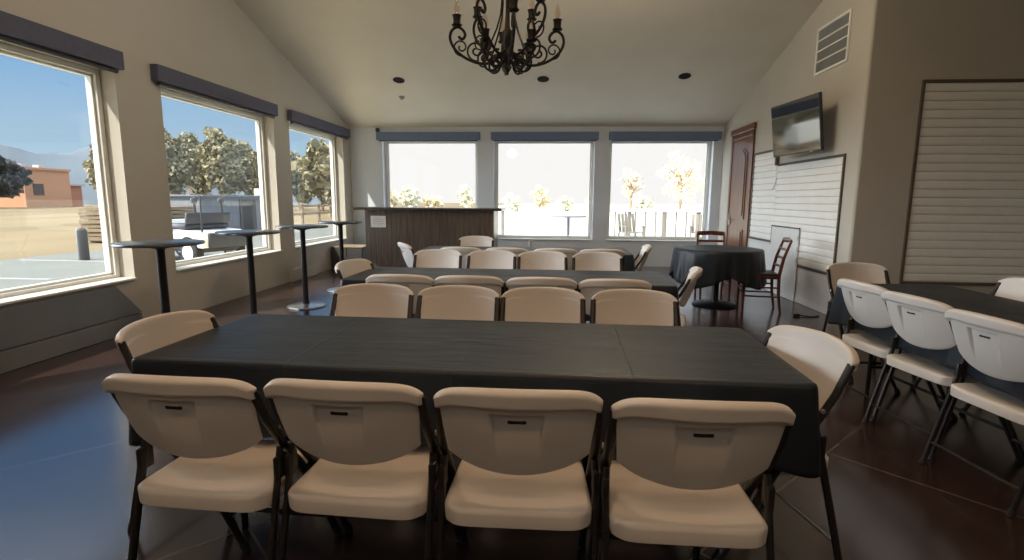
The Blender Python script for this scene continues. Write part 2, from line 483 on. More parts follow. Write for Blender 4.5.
def seat_xy(u, v):
    x = u*math.sqrt(1-.20*v**10); y = v*math.sqrt(1-.20*u**10)
    return x*(.216-.010*v), .20*y
def seat_top(u, v):
    x, y = seat_xy(u, v); e = max(abs(u), abs(v))
    edge = max(0, (e-.92)/.08)**2.2
    z = .441+.006*(v+1)-.014*(1-u*u)*(1-v*v*.6)*sst(-1.2, -.2, v)-.013*edge-.010*sst(.4, 1, v)
    return (x, y, z)
def seat_bot(u, v):
    x, y = seat_xy(u, v); e = max(abs(u), abs(v))
    return (x*.992, y*.992, .390+.022*(1-sst(.85, .95, e))+.012*max(0, v))
def make_chair():
    t = thing('folding_chair', 'x', 'chair', group='x')
    MB().shell([-1, -.985, -.965, -.94, -.91]+lin(-.87, .87, 25)+[.91, .94, .965, .985, 1], [-1, -.985, -.965, -.94, -.91]+lin(-.87, .87, 25)+[.91, .94, .965, .985, 1], seat_top, seat_bot).build('seat', M['chair'], t, smooth=75)
    bk = MB().shell(us, vs, back_front, back_back).build('backrest', M['chair'], t, smooth=60)
    x, y, z = back_back(0, .645)
    MB().box((0, y+.0005, z), (.052, .004, .011), .0035).build('handle_slot', M['rubber'], bk)
    for s in (-1, 1):
        f = MB()
        pts = [(s*.229, .285, .012), (s*.229, .16, .22), (s*.229, .02, .45), (s*.229, -.088, .575), (s*.227, -.160, .68), (s*.224, -.212, .785)]
        f.tube(pts, .0135, 10, flat=(1.15, .8))
        fr = f.build('side_frame', M['frame'], t)
        MB().tube([(s*.229, .292, .0), (s*.229, .277, .03)], .0165, 12).build('foot_cap', M['rubber'], fr)
        g = MB().tube([(s*.233, -.245, .012), (s*.233, -.18, .25), (s*.231, -.112, .50), (s*.230, -.095, .56)], .0125, 10, flat=(1.1, .85))
        g.box((s*.233, -.105, .50), (.02, .055, .075), .006)
        lg = g.build('leg', M['frame'], t)
        MB().tube([(s*.233, -.249, .0), (s*.233, -.240, .03)], .0155, 12).build('foot_cap', M['rubber'], lg)
        MB().lathe([(0, 0), (.009, 0), (.009, .004), (.005, .006), (0, .006)], seg=10, mtx=Matrix.Rotation(s*PI/2, 4, 'Y'), c=(s*.241, -.105, .63)).build('rivet', M['zinc'], fr)
    MB().tube([(-.233, -.217, .12), (.233, -.217, .12)], .007, 8).build('crossbar', M['frame'], t)
    MB().tube([(-.229, .215, .13), (.229, .215, .13)], .010, 8).build('crossbar', M['frame'], t)
    MB().tube([(-.205, .085, .403), (.205, .085, .403)], .009, 8).build('seat_rod', M['frame'], t)
    return t
proto = make_chair(); first = [True]
def chair(x, y, rz, label, group):
    global proto
    o = proto if first[0] else copy_tree(proto)
    first[0] = False
    o.location = (x, y, 0); o.rotation_euler = (0, 0, R(rz)); o['label'] = label; o['group'] = group
    return o
G = 'folding chairs around the front table'
A = 'almond folding chair '
chair(-1.078, 1.64, -2, A+'seen from behind, leftmost on near side of front table', G)
chair(-.588, 1.645, -2, A+'seen from behind, second from left on near side of front table', G)
chair(-.095, 1.63, 1, A+'seen from behind, third from left on near side of front table', G)
chair(.398, 1.595, 0, A+'seen from behind, rightmost on near side of front table', G)
chair(-1.035, 2.78, 181, A+'facing camera across the front table, leftmost in far row', G)
chair(-.54, 2.77, 179, A+'facing camera across the front table, second from left', G)
chair(-.055, 2.77, 180, A+'facing camera across the front table, third from left', G)
chair(.445, 2.76, 178, A+'facing camera across the front table, rightmost in far row', G)
chair(-1.40, 2.06, -99, A+'at left end of the front black table below a cafe table', G)
chair(.77, 2.03, 103, A+'at right end of the front black table', G)
G = 'folding chairs around the second table'
chair(-1.03, 3.72, 0, A+'with only back top showing, leftmost before second table', G)
chair(-.565, 3.72, 1, A+'with only back top showing, second from left before second table', G)
chair(-.075, 3.71, 0, A+'with only back top showing, third from left before second table', G)
chair(.405, 3.69, -1, A+'with only back top showing, rightmost before second table', G)
chair(-1.13, 4.96, 180, A+'facing camera behind the second table, leftmost', G)
chair(-.60, 4.95, 179, A+'facing camera behind the second table, second from left', G)
chair(-.10, 4.94, 181, A+'facing camera behind the second table, third from left', G)
chair(.42, 4.93, 180, A+'facing camera behind the second table, rightmost', G)
chair(-1.40, 4.16, -104, A+'at left end of the second table, pale in window light', G)
chair(.82, 4.12, 76, A+'sideways at right end of second table before the round table', G)
G = 'folding chairs around the third table'
chair(-.98, 5.80, 0, A+'barely showing at near side of the third table, leftmost', G)
chair(-.49, 5.80, 0, A+'barely showing at near side of the third table, second from left', G)
chair(.02, 5.80, 0, A+'barely showing at near side of the third table, third from left', G)
chair(.50, 5.80, 0, A+'barely showing at near side of the third table, rightmost', G)
chair(-1.04, 6.95, 180, A+'alone on far side of third table, facing camera by the bar', G)
chair(-1.50, 6.12, -60, A+'angled at left end of third table before the bar', G)
chair(.80, 6.10, 86, A+'sideways at right end of third table under far window', G)
G = 'folding chairs around the right table'
chair(2.19, 3.56, -82, 'pale folding chair seen from behind at right table, farthest of three', G)
chair(2.20, 3.08, -80, 'pale folding chair seen from behind at right table, middle of three', G)
chair(2.20, 2.56, -82, 'pale folding chair seen from behind at right table, cut by photo edge', G)
chair(2.47, 4.33, 180, 'pale folding chair at the far end of the right table below the big shutter corner', G)
chair(2.91, 3.72, 92, 'pale folding chair across the right table at right photo edge', G)

# ------------------------------------------------------------------ tables and cloths
def folding_table(cx, cy, rz, label):
    t = thing('folding_table', label, 'table', (cx, cy, 0), rz, 'rectangular folding tables')
    MB().box((0, 0, .712), (2.42, .74, .045), .012).build('tabletop', M['tabletop'], t)
    for s in (-1, 1):
        for q in (-1, 1):
            f = MB(); f.tube([(s*.86, q*.29, .69), (s*.90, q*.27, .35), (s*.90, q*.27, .0)], .014, 10)
            f.build('leg', M['cast'], t)
        MB().tube([(s*.90, -.27, .2), (s*.90, .27, .2)], .011, 8).build('crossbar', M['cast'], t)
        MB().tube([(s*.88, 0, .2), (s*.35, 0, .68)], .009, 8).build('brace', M['cast'], t)
    return t
def drape(cx, cy, rz, label, hx=1.222, hy=.382, z=.742, hang=.262, tail=(.06, .09, .09, .06), seed=1):
    """cloth over a rectangular table: flat top, soft edge, hanging skirt with folds, longer corner tails"""
    rnd = random.Random(seed); ph = [rnd.uniform(0, 6.28) for _ in range(8)]
    t = bmesh.new(); rc = .03
    N = []
    def seglen(a, b): return (Vector(b)-Vector(a)).length
    pts = []   # (x, y, nx, ny, cornerweight)
    corners = [(hx, hy, 0), (-hx, hy, 1), (-hx, -hy, 2), (hx, -hy, 3)]
    for ci, (x, y, k) in enumerate(corners):
        sx, sy = math.copysign(1, x), math.copysign(1, y)
        a0 = {0: 0, 1: PI/2, 2: PI, 3: 1.5*PI}[ci]
        for j in range(9):
            a = a0+PI/2*j/8
            pts.append((x-sx*rc+rc*math.cos(a), y-sy*rc+rc*math.sin(a), math.cos(a), math.sin(a)))
        nx_, ny_, _ = corners[(ci+1) % 4]
        a = a0+PI/2; L0 = Vector(pts[-1][:2])
        sx2, sy2 = math.copysign(1, nx_), math.copysign(1, ny_)
        a1 = a
        end = Vector((nx_-sx2*rc+rc*math.cos(a1), ny_-sy2*rc+rc*math.sin(a1)))
        n = int((end-L0).length/.03)
        for j in range(1, n):
            q = L0.lerp(end, j/n); pts.append((q.x, q.y, math.cos(a), math.sin(a)))
    n = len(pts)
    def cw(x, y):  # nearness to each corner
        best = 0; h = 0
        for ci, (cx_, cy_, _) in enumerate(corners):
            d = math.hypot(x-cx_, y-cy_); wv = math.exp(-(d/.16)**2)
            if wv > best: best, h = wv, ci
        return best, h
    rings = []
    # top grid rings shrink to the centre with light wrinkles
    def wr(x, y): return .0016*math.sin(x*5+ph[0]+1.5*math.sin(y*6))+.0012*math.sin(x*13+y*17+ph[1])+.001*math.sin(y*31+ph[2])
    for s in (0.02, .2, .4, .6, .75, .87, .94, .98):
        rings.append([t.verts.new((x*s, y*s, z+wr(x*s, y*s)*(1-s**6))) for x, y, _, _ in pts])
    for d, o_ in ((0, -.006), (-.004, .0015), (-.012, .005)):
        rings.append([t.verts.new((x+nx*o_, y+ny*o_, z+d)) for x, y, nx, ny in pts])
    s_acc = [0]
    for i in range(1, n): s_acc.append(s_acc[-1]+math.hypot(pts[i][0]-pts[i-1][0], pts[i][1]-pts[i-1][1]))
    for k in range(1, 15):
        f = k/14; row = []
        for i, (x, y, nx, ny) in enumerate(pts):
            c_, h = cw(x, y)
            H = hang+(tail[h])*c_*.75
            s_ = s_acc[i]
            am = .010*f*(1-.3*c_)+.0
            o_ = .006+.012*f+am*(1+math.sin(s_*17+ph[3]+math.sin(s_*4+ph[4])*2))+.02*f*c_*c_
            zz = z-.012-f*(H-.012)+.004*f*math.sin(s_*9+ph[5])
            row.append(t.verts.new((x+nx*o_, y+ny*o_, max(zz, .02))))
        rings.append(row)
    cen = t.verts.new((0, 0, z))
    for i in range(n): t.faces.new((cen, rings[0][i], rings[0][(i+1) % n]))
    for a, b in zip(rings, rings[1:]):
        for i in range(n): t.faces.new((a[i], b[i], b[(i+1) % n], a[(i+1) % n]))
    m = MB(); m._merge(t)
    o = m.build('tablecloth', M['cloth'], smooth=55)
    o.location = (cx, cy, 0); o.rotation_euler = (0, 0, rz)
    md = o.modifiers.new('thickness', 'SOLIDIFY'); md.thickness = .0016; md.offset = -1
    return tag(o, label, 'tablecloth', 'black tablecloths on the long tables')
T = [(-.34, 2.16, 0, 'front'), (-.34, 4.18, 0, 'second'), (-.34, 6.32, 0, 'third')]
folding_table(-.335, 2.185, R(-1.2), 'long folding table under the front black cloth, its legs behind the near chairs')
folding_table(-.345, 4.18, 0, 'long folding table under the second black cloth, middle of the three rows')
folding_table(-.345, 6.32, 0, 'long folding table under the third black cloth, nearest the bar')
folding_table(2.48, 2.88, PI/2, 'long folding table under the black cloth before the big shutter at right')
drape(-.335, 2.185, R(-1.2), 'black plastic cloth with fold creases on the front table nearest the camera', hy=.402, seed=1)
drape(-.345, 4.18, 0, 'black plastic cloth on the second table, a bluish strip between chair rows', seed=2)
drape(-.345, 6.32, 0, 'black plastic cloth on the third table, nearly hidden behind chairs near the bar', seed=3)
drape(2.48, 2.88, PI/2, 'black plastic cloth on the right table running out of frame by the shutter', seed=4)

# tall cafe tables along the left windows
def cafe(x, y, label):
    t = thing('cafe_table', label, 'table', (x, y, 0), 0, 'tall round cafe tables along the left windows')
    MB().lathe([(0, .975), (.285, .975), (.298, .979), (.302, .987), (.300, .996), (.294, 1.0), (0, 1.0)], seg=48).build('tabletop', M['grey_top'], t)
    MB().lathe([(0, .035), (.045, .035), (.036, .06), (.032, .10), (.030, .93), (.034, .945), (.10, .962), (.13, .974), (0, .974)], seg=20).build('pole', M['cast'], t)
    MB().lathe([(0, 0), (.225, 0), (.23, .008), (.222, .016), (.12, .026), (.05, .040), (0, .040)], seg=40).build('base', M['steel'], t)
cafe(-2.98, 3.84, 'tall round blue-grey cafe table by the front left window, nearest of four')
cafe(-3.06, 5.18, 'tall round blue-grey cafe table before the golf cart window, second nearest')
cafe(-3.05, 6.32, 'tall round cafe table with steel base showing, between middle and rear left windows')
cafe(-3.06, 7.52, 'tall round cafe table in front of the rear left window, farthest of four')

# round table with a cloth, right of the far window
rt = thing('round_table', 'round pedestal table under a black cloth beside the wooden door', 'table', (2.09, 7.0, 0))
MB().lathe([(0, .70), (.52, .70), (.53, .715), (.52, .735), (0, .735)], seg=48).build('tabletop', M['tabletop'], rt)
MB().lathe([(0, .03), (.05, .03), (.045, .08), (.038, .68), (.12, .698), (0, .698)], seg=20).build('pole', M['cast'], rt)
MB().lathe([(0, 0), (.27, 0), (.28, .012), (.26, .026), (.06, .05), (0, .05)], seg=40).build('base', M['cast'], rt)
def round_drape():
    t = bmesh.new(); n = 160; rings = []; r0 = .535
    for r, z in ((.1, .738), (.3, .7385), (.45, .738), (.51, .738), (.53, .735), (.538, .727)):
        rings.append([t.verts.new((r*math.cos(2*PI*i/n), r*math.sin(2*PI*i/n), z)) for i in range(n)])
    for k in range(1, 13):
        f = k/12; row = []
        for i in range(n):
            a = 2*PI*i/n
            cw = max(0, math.cos(2*(a-R(40))))**3           # square cloth: four longer points
            cw = max(abs(math.cos(2*(a-R(45)))), 0)**1.2 if True else cw
            H = .30+.15*cw
            rr = .540+.035*f*(.4+cw*.9)+.014*f*math.sin(13*a+1)+.008*f*math.sin(29*a)
            row.append(t.verts.new((rr*math.cos(a), rr*math.sin(a), .727-H*f)))
        rings.append(row)
    cen = t.verts.new((0, 0, .738))
    for i in range(n): t.faces.new((cen, rings[0][i], rings[0][(i+1) % n]))
    for a, b in zip(rings, rings[1:]):
        for i in range(n): t.faces.new((a[i], b[i], b[(i+1) % n], a[(i+1) % n]))
    m = MB(); m._merge(t); o = m.build('tablecloth', M['cloth'], smooth=55)
    md = o.modifiers.new('thickness', 'SOLIDIFY'); md.thickness = .0016; md.offset = -1
    o.location = (2.09, 7.0, 0)
    tag(o, 'black cloth draped over the round table with pointed corners, beside the wooden chair', 'tablecloth')
round_drape()

# wooden dining chairs
def wood_chair(x, y, rz, label):
    t = thing('dining_chair', label, 'chair', (x, y, 0), R(rz), 'cherry wood dining chairs at the round table')
    for s in (-1, 1):
        MB().tube([(s*.19, .19, 0), (s*.195, .19, .44)], [.015, .021], 8).build('leg', M['chairwood'], t)
        MB().tube([(s*.18, -.235, 0), (s*.185, -.20, .22), (s*.185, -.19, .45), (s*.185, -.225, .66), (s*.185, -.295, .88)], [.015, .018, .021, .018, .014], 8).build('leg', M['chairwood'], t)
        MB().tube([(s*.19, .19, .20), (s*.185, -.20, .20)], .010, 8).build('stretcher', M['chairwood'], t)
        MB().tube([(s*.19, .19, .31), (s*.185, -.20, .31)], .010, 8).build('stretcher', M['chairwood'], t)
    MB().tube([(-.19, .19, .27), (.19, .19, .27)], .010, 8).build('stretcher', M['chairwood'], t)
    MB().ext((-.205, -.20, .415), (.205, .205, .45), .006).build('seat_frame', M['chairwood'], t)
    MB().box((0, .005, .465), (.40, .39, .03), .012).build('seat', M['cushion'], t)
    MB().tube([(-.185, -.29, .865), (0, -.315, .875), (.185, -.29, .865)], .02, 8, flat=(.55, 1.5)).build('top_rail', M['chairwood'], t)
    for zz, yy in ((.56, -.205), (.66, -.228), (.76, -.255)):
        MB().tube([(-.18, yy, zz), (0, yy-.02, zz), (.18, yy, zz)], .013, 8, flat=(.5, 1.3)).build('back_slat', M['chairwood'], t)
wood_chair(2.52, 6.74, 80, 'cherry wood dining chair with black seat, right of the round black table')
wood_chair(2.24, 7.66, 176, 'cherry wood dining chair half hidden behind the round black table by the door')

# ------------------------------------------------------------------ bar counter, paper, cabinet
bx0, bx1, by0, by1 = -3.30, -1.03, 9.20, 9.85
bar = thing('bar_counter', 'dark wooden bar counter with thick top in front of the left far window', 'bar counter', (0, 0, 0))
b = MB(); n = 24
for i in range(n):
    a = bx0+(bx1-bx0)*i/n
    b.ext((a+.0015, by0, .0), (a+(bx1-bx0)/n-.0015, by0+.05, 1.13), .004)
b.ext((bx0+.01, by0+.02, 0), (bx1-.01, by0+.06, 1.13))
b.build('front_panel', M['barwood'], bar, smooth=0)
for x0 in (bx0, bx1-.05): MB().ext((x0, by0+.052, 0), (x0+.05, by1, 1.13), .004).build('side_panel', M['barwood'], bar, smooth=0)
MB().ext((bx0-.18, by0-.10, 1.131), (bx1+.14, by1+.05, 1.175), .008).build('countertop', M['bartop'], bar, smooth=0)
MB().ext((bx0+.05, by0+.07, .5), (bx1-.05, by1-.02, .53)).build('shelf', M['barwood'], bar, smooth=0)
MB().ext((bx0-.005, by0-.015, 0), (bx1+.005, by0-.001, .09), .003).build('kick_plate', M['barwood'], bar, smooth=0)
pp = thing('notice_sheet', 'white paper notice taped to upper left of the bar front', 'notice', (-3.06, by0-.0015, .93))
MB().box((0, -.001, 0), (.27, .002, .20)).build('sheet', M['paper'], pp, smooth=0)
ln = MB()
for k, wd in enumerate((.12, .20, .18, .20, .15)): ln.box((0, -.0024, .06-.03*k), (wd, .0006, .006))
ln.build('printed_lines', M['ink'], pp, smooth=0)
cb = thing('low_cabinet', 'low dark cabinet in the far left corner beside the bar end', 'cabinet', (-3.86, 9.75, 0))
MB().ext((-.30, 0, .0), (.30, .5, .41), .006).build('body', M['cabinet'], cb, smooth=0)
MB().ext((-.31, -.012, .411), (.31, .51, .43), .004).build('top_board', M['lumber'], cb, smooth=0)
for s in (-1, 1): MB().ext((s*.15-.14, -.012, .03), (s*.15+.14, -.001, .39), .004).build('door_panel', M['cabinet'], cb, smooth=0)

# ------------------------------------------------------------------ right wall: door, shutters, TV, vent
d = MB(); y0, y1 = 9.30, 10.42
d.ext((XR-.03, y0, 0), (XR-.001, y0+.09, 2.50), .006); d.ext((XR-.03, y1-.09, 0), (XR-.001, y1, 2.50), .006)
d.ext((XR-.03, y0+.09, 2.41), (XR-.001, y1-.09, 2.50), .006); d.ext((XR-.045, y0-.03, 2.50), (XR-.001, y1+.03, 2.60), .008)
dr = struct(d.build('door_1', M['doorwood'], smooth=0))
MB().ext((XR-.018, y0+.092, .005), (XR-.002, y1-.092, 2.408)).build('door_slab', M['doorwood'], dr, smooth=0)
def arch_panel(yc, hw, za, zb, rise):
    poly = [(yc-hw, za), (yc+hw, za), (yc+hw, zb)]
    for k in range(1, 12):
        t_ = k/12; poly.append((yc+hw-2*hw*t_, zb+rise*math.sin(PI*t_)))
    poly.append((yc-hw, zb)); return poly
TM = Matrix(((0, 0, 1, 0), (1, 0, 0, 0), (0, 1, 0, 0), (0, 0, 0, 1)))
for za, zb, rise in ((1.02, 2.12, .13), (.20, .84, 0.02)):
    q = MB(); q.prism(arch_panel((y0+y1)/2, .33, za, zb, rise), .012, Matrix.Translation((XR-.030, 0, 0)) @ TM)
    o = q.build('door_panel', M['doorwood'], dr, smooth=0)
    q = MB(); q.prism(arch_panel((y0+y1)/2, .27, za+.06, zb-.03, rise), .010, Matrix.Translation((XR-.041, 0, 0)) @ TM)
    q.build('raised_field', M['doorwood'], o, smooth=0)
h = MB(); h.box((XR-.035, y1-.17, 1.0), (.012, .05, .22), .005); h.tube([(XR-.04, y1-.17, 1.0), (XR-.09, y1-.17, 1.0), (XR-.09, y1-.28, 1.0)], .009, 8)
h.build('door_handle', M['steel'], dr)

def shutter(name, label, axis, a, b, z0, z1, face, pitch=.092, frame=.03, right=True, left=True):
    """roll-down shutter: frame strip on the sides and top, stacked curved slats"""
    t = thing(name, label, 'shutter', group='roll-down shutters')
    f = MB(); s = MB(); g = MB()
    def bx(m, p0, p1, q0, q1, e0, e1, bev=0):
        if axis == 'Y': m.ext((face-e1, p0, q0), (face-e0, p1, q1), bev)
        else: m.ext((p0, face-e1, q0), (p1, face-e0, q1), bev)
    if left: bx(f, a-frame, a, z0, z1, .001, .022, .003)  # dark strip also stands in for the shadow in the edge gap
    if right: bx(f, b, b+frame, z0, z1, .001, .022, .003)
    fa, fb = a-frame*left, b+frame*right
    bx(f, fa, fb, z1, z1+frame, .001, .022, .003); bx(f, fa, fb, z0-frame, z0, .001, .026, .003)
    bx(g, a, b, z0, z1, .001, .004)
    n = int(round((z1-z0)/pitch)); p = (z1-z0)/n
    prof = [(0.004, .001), (.0125, .003), (.0165, .020), (.0165, p-.024), (.0125, p-.007), (.004, p-.002)]
    for i in range(n):
        zz = z0+i*p; m = MB()
        poly = [(e, zz+q) for e, q in prof]
        L = b-a-.004
        if axis == 'Y': mt = Matrix(((-1, 0, 0, face), (0, 0, 1, a+.002), (0, 1, 0, 0), (0, 0, 0, 1)))
        else: mt = Matrix(((0, 0, 1, a+.002), (-1, 0, 0, face), (0, 1, 0, 0), (0, 0, 0, 1)))
        s.prism(poly, L, mt)
    f.build('shutter_frame', M['gap'], t, smooth=0)
    g.build('backing', M['ventgrey'], t, smooth=0)
    s.build('slat_curtain', M['slat'], t, smooth=0)
    return t
shutter('roll_shutter', 'small white roll-down shutter next to the wooden door', 'Y', 8.262, 9.20, .75, 2.07, XR, left=False)
shutter('roll_shutter', 'wide white roll-down shutter below the wall television', 'Y', 6.46, 8.26, .50, 1.84, XR, right=False)
shutter('roll_shutter', 'large shaded roll-down shutter behind the right table, cut by the right edge', 'X', 3.84, 6.3, .47, 2.57, YC, pitch=.09)
hd = thing('half_door', 'white half-height door panel across the lower edge of the white shutters', 'half door', (XR, 7.80, 0))
MB().ext((-.040, -.45, .004), (-.028, .45, .965), .002).build('panel', M['panelwhite'], hd, smooth=0)
MB().ext((-.042, -.455, .966), (-.027, .455, .985), .003).ext((-.042, .451, .70), (-.027, .462, .985), .002).build('top_trim', M['gap'], hd, smooth=0)
for zz in (.55, .70, .85): MB().tube([(-.042, -.44, zz-.03), (-.042, -.44, zz+.03)], .006, 8).build('hinge', M['steel'], hd)

M['tvscreen'].node_tree.nodes['Principled BSDF'].inputs['IOR'].default_value = 3.6
tv = thing('television', 'flat wall television on a swivel mount reflecting a far window', 'television', (3.00, 7.19, 2.25), R(0))
tvm = MB(); tvm.box((0, 0, 0), (.035, 1.10, .66), .006); tvm.box((.03, 0, -.05), (.04, .7, .4), .01)
tvm.build('housing', M['tvbody'], tv, smooth=0)
MB().box((-.0185, 0, .006), (.003, 1.075, .63)).build('screen', M['tvscreen'], tv, smooth=0)
MB().box((-.0185, -.35, -.322), (.004, .05, .006)).build('status_strip', M['plastic_white'], tv, smooth=0)
a = MB(); a.box((.225, .05, .03), (.016, .2, .30), .003); a.tube([(.22, .05, 0), (.13, .2, 0), (.05, .05, 0)], .018, 8); a.build('wall_mount', M['tvbody'], tv, smooth=0)
tv.rotation_euler = (0, R(-7.5), R(6))
cable = MB().tube([(XR-.02, 8.30, 1.86), (XR-.03, 8.28, 1.75), (XR-.03, 8.25, 1.66), (XR-.03, 8.3, 1.56), (XR-.03, 8.38, 1.50)], .006, 6)
tag(cable.build('cable', M['plastic_white']), 'thin white cable hanging below the television over the shutter', 'cable')
brk = MB().box((XR-.03, 8.27, 1.93), (.05, .05, .16), .004)
tag(brk.build('junction_bracket', M['gap']), 'small dark bracket on the wall under the television lower left corner', 'bracket')

vt = thing('wall_vent', 'white framed return air vent high on the right wall above the television', 'vent', (XR, 6.985, 3.18))
f = MB(); hy, hz, fr = .385, .28, .028
for lo, hi in (((-.018, -hy, -hz), (-.001, -hy+fr, hz)), ((-.018, hy-fr, -hz), (-.001, hy, hz)), ((-.018, -hy+fr, -hz), (-.001, hy-fr, -hz+fr)), ((-.018, -hy+fr, hz-fr), (-.001, hy-fr, hz))): f.ext(lo, hi, .003)
for k in (1, 2, 3): zc = -hz+fr+k*(2*hz-2*fr)/4; f.ext((-.016, -hy+fr, zc-.008), (-.001, hy-fr, zc+.008))
f.build('frame', M['plastic_white'], vt, smooth=0)
l = MB()
for k in range(28):
    zc = -hz+fr+.012+k*(2*hz-2*fr-.02)/28
    l.box((-.007, 0, zc+.004), (.012, 2*hy-2*fr, .003), rot=Matrix.Rotation(R(35), 4, 'Y'))
l.ext((-.003, -hy+fr, -hz+fr), (-.001, hy-fr, hz-fr))
l.build('louvers', M['ventgrey'], vt, smooth=0)

# outlets, camera, cord
def outlet(loc, rz, label):
    t = thing('wall_outlet', label, 'outlet', loc, rz)
    MB().box((0, -.004, 0), (.075, .007, .118), .003).build('cover_plate', M['plastic_white'], t)
    for s in (-1, 1): MB().box((0, -.0085, s*.024), (.034, .002, .030), .0008).build('socket', M['ventgrey'], t)
outlet((-.47, YF, .44), 0, 'white electrical outlet on the wall below the middle far window')
outlet((XR, 7.1, .27), -PI/2, 'white electrical outlet low on the white right wall')
sc_ = MB().box((-3.60, YF-.05, 2.70), (.07, .08, .07), .01); sc_.tube([(-3.60, YF-.09, 2.69), (-3.60, YF-.115, 2.685)], .02, 12)
tag(sc_.build('security_camera', M['roller']), 'small dark camera box above the left far window shade', 'camera')
cd = MB(); cd.box((2.86, 6.40, .015), (.07, .04, .03), .008); cd.tube([(2.90, 6.40, .012), (2.98, 6.36, .008), (3.05, 6.37, .008), (3.12, 6.42, .008)], .007, 6)
tag(cd.build('power_plug', M['rubber']), 'black plug with short cord lying on the floor by the right wall', 'plug')

# ------------------------------------------------------------------ ceiling downlights, sprinkler, chandelier
def ceil_item(x, y): return Vector((x, y, ceil_z(y)))
TILT = math.atan(.28)
def downlight(x, y, label, lit=0, pitch=None):
    t = thing('recessed_downlight', label, 'ceiling light', ceil_item(x, y), 0, 'recessed ceiling downlights')
    t.rotation_euler = (-TILT if y > 1 else TILT, 0, 0)
    MB().lathe([(.062, -.001), (.095, -.001), (.097, -.006), (.090, -.011), (.064, -.006)], seg=32).build('trim_ring', M['matblack'] if not lit else M['plastic_white'], t)
    if lit: MB().lathe([(0, -.004), (.06, -.004), (.06, -.0015), (0, -.0015)], seg=24).build('lens', EMIT, t)  # glowing lens for the added unseen downlights only
    else: MB().lathe([(0, -.0015), (.062, -.0015), (.062, -.001), (0, -.001)], seg=24).build('baffle', M['matblack'], t)
EMIT = bpy.data.materials.new('warm_lamp_lens'); EMIT.use_nodes = True  # glow surface of the unseen added lamps
_b = EMIT.node_tree.nodes['Principled BSDF']; _b.inputs['Emission Color'].default_value = (1, .80, .60, 1); _b.inputs['Emission Strength'].default_value = 1.6
downlight(-2.62, 9.14, 'dark recessed downlight on the sloped ceiling, leftmost above the bar')
downlight(-.22, 9.15, 'dark recessed downlight on the sloped ceiling right below the chandelier')
downlight(2.03, 9.10, 'dark recessed downlight on the sloped ceiling, rightmost toward the television')
sp = thing('sprinkler_head', 'tiny pale sprinkler head on the ceiling below the leftmost downlight', 'sprinkler', ceil_item(-2.74, 9.73))
sp.rotation_euler = (-TILT, 0, 0)
MB().lathe([(.0, -.001), (.055, -.001), (.05, -.012), (.018, -.02), (.015, -.04), (.03, -.042), (0, -.045)], seg=20).build('body', M['ventgrey'], sp)

ch = thing('chandelier', 'black wrought iron scroll chandelier with clear candle bulbs', 'chandelier', (-.37, 4.2, 0))
zc = 2.26
MB().lathe([(0, zc), (.008, zc), (.012, zc+.02), (.022, zc+.035), (.034, zc+.055), (.020, zc+.08), (.040, zc+.10), (.046, zc+.13), (.040, zc+.165), (.026, zc+.18), (.030, zc+.21), (.042, zc+.24), (.042, zc+.30), (.022, zc+.33), (.014, zc+.40), (.014, zc+.62), (.04, zc+.66), (.03, zc+.72), (.012, zc+.76), (0, zc+.76)], seg=18).build('column', M['iron'], ch)
ez = Vector((0, 0, 1))
def candle(parent, p, sc=1.0):
    MB().lathe([(.012, -.012), (.034*sc, -.004), (.040*sc, .006), (.030*sc, .010), (.027*sc, .03), (.030*sc, .062), (.036*sc, .072), (.022*sc, .072), (.0, .065)], c=p, seg=14).build('candle_cup', M['iron'], parent)
    pb = p+Vector((0, 0, .072))
    MB().lathe([(.011, 0), (.013, .012), (.021, .035), (.022, .05), (.016, .075), (.008, .10), (.002, .125), (0, .127)], c=pb, seg=12).build('bulb', M['clear'], parent)
    MB().tube([pb+Vector((0, 0, .01)), pb+Vector((.004, 0, .035)), pb+Vector((0, 0, .07))], .0016, 5).build('filament', M['steel'], parent)
for k in range(8):
    a = 2*PI*k/8+R(11); ex = Vector((math.cos(a), math.sin(a), 0))
    # outer S arm: from the hub down and out, up to the cup, curling back
    pts = []
    P = [(.035, .17), (.10, .10), (.17, .075), (.25, .085), (.33, .12), (.395, .175), (.425, .24), (.415, .295), (.375, .325), (.335, .31), (.315, .275), (.33, .245), (.355, .25), (.36, .265)]
    for i in range(len(P)-1):
        p0, p1, p2, p3 = P[max(i-1, 0)], P[i], P[i+1], P[min(i+2, len(P)-1)]
        for s in (0, .25, .5, .75):
            q = [.5*((2*p1[j])+(-p0[j]+p2[j])*s+(2*p0[j]-5*p1[j]+4*p2[j]-p3[j])*s*s+(-p0[j]+3*p1[j]-3*p2[j]+p3[j])*s**3) for j in (0, 1)]
            pts.append(ex*q[0]+ez*(zc+q[1]))
    up = k % 2
    if up: pts = [Vector((p.x*.80, p.y*.80, p.z+.13*min(1, max(0, (p.xy.length-.03)/.25)))) for p in pts]
    m = MB(); m.tube(pts, .0105, 8)
    arm = m.build('arm', M['iron'], ch)
    sc_m = .80 if up else 1.0
    tip = ex*(.375*sc_m)+ez*(zc+.335+(.13 if up else 0))
    candle(arm, tip, 1.0)
    m = MB(); m.tube(spiral(ex*(.345*sc_m)+ez*(zc+.185+(.10 if up else 0)), .062, .012, R(-100), R(-100+500), 28, ex, ez), .0062, 7)
    m.build('scroll', M['iron'], ch)
    # lower basket scroll
    m = MB()
    c0 = ex*.115+ez*(zc+.085)
    m.tube(spiral(c0, .078, .012, R(100), R(100-560), 34, ex, ez), .008, 7)
    m.build('scroll', M['iron'], ch)
    m = MB()
    c1 = ex*.235+ez*(zc+.165)
    m.tube(spiral(c1, .074, .012, R(-95), R(-95+540), 32, ex, ez), .0075, 7)
    m.build('scroll', M['iron'], ch)
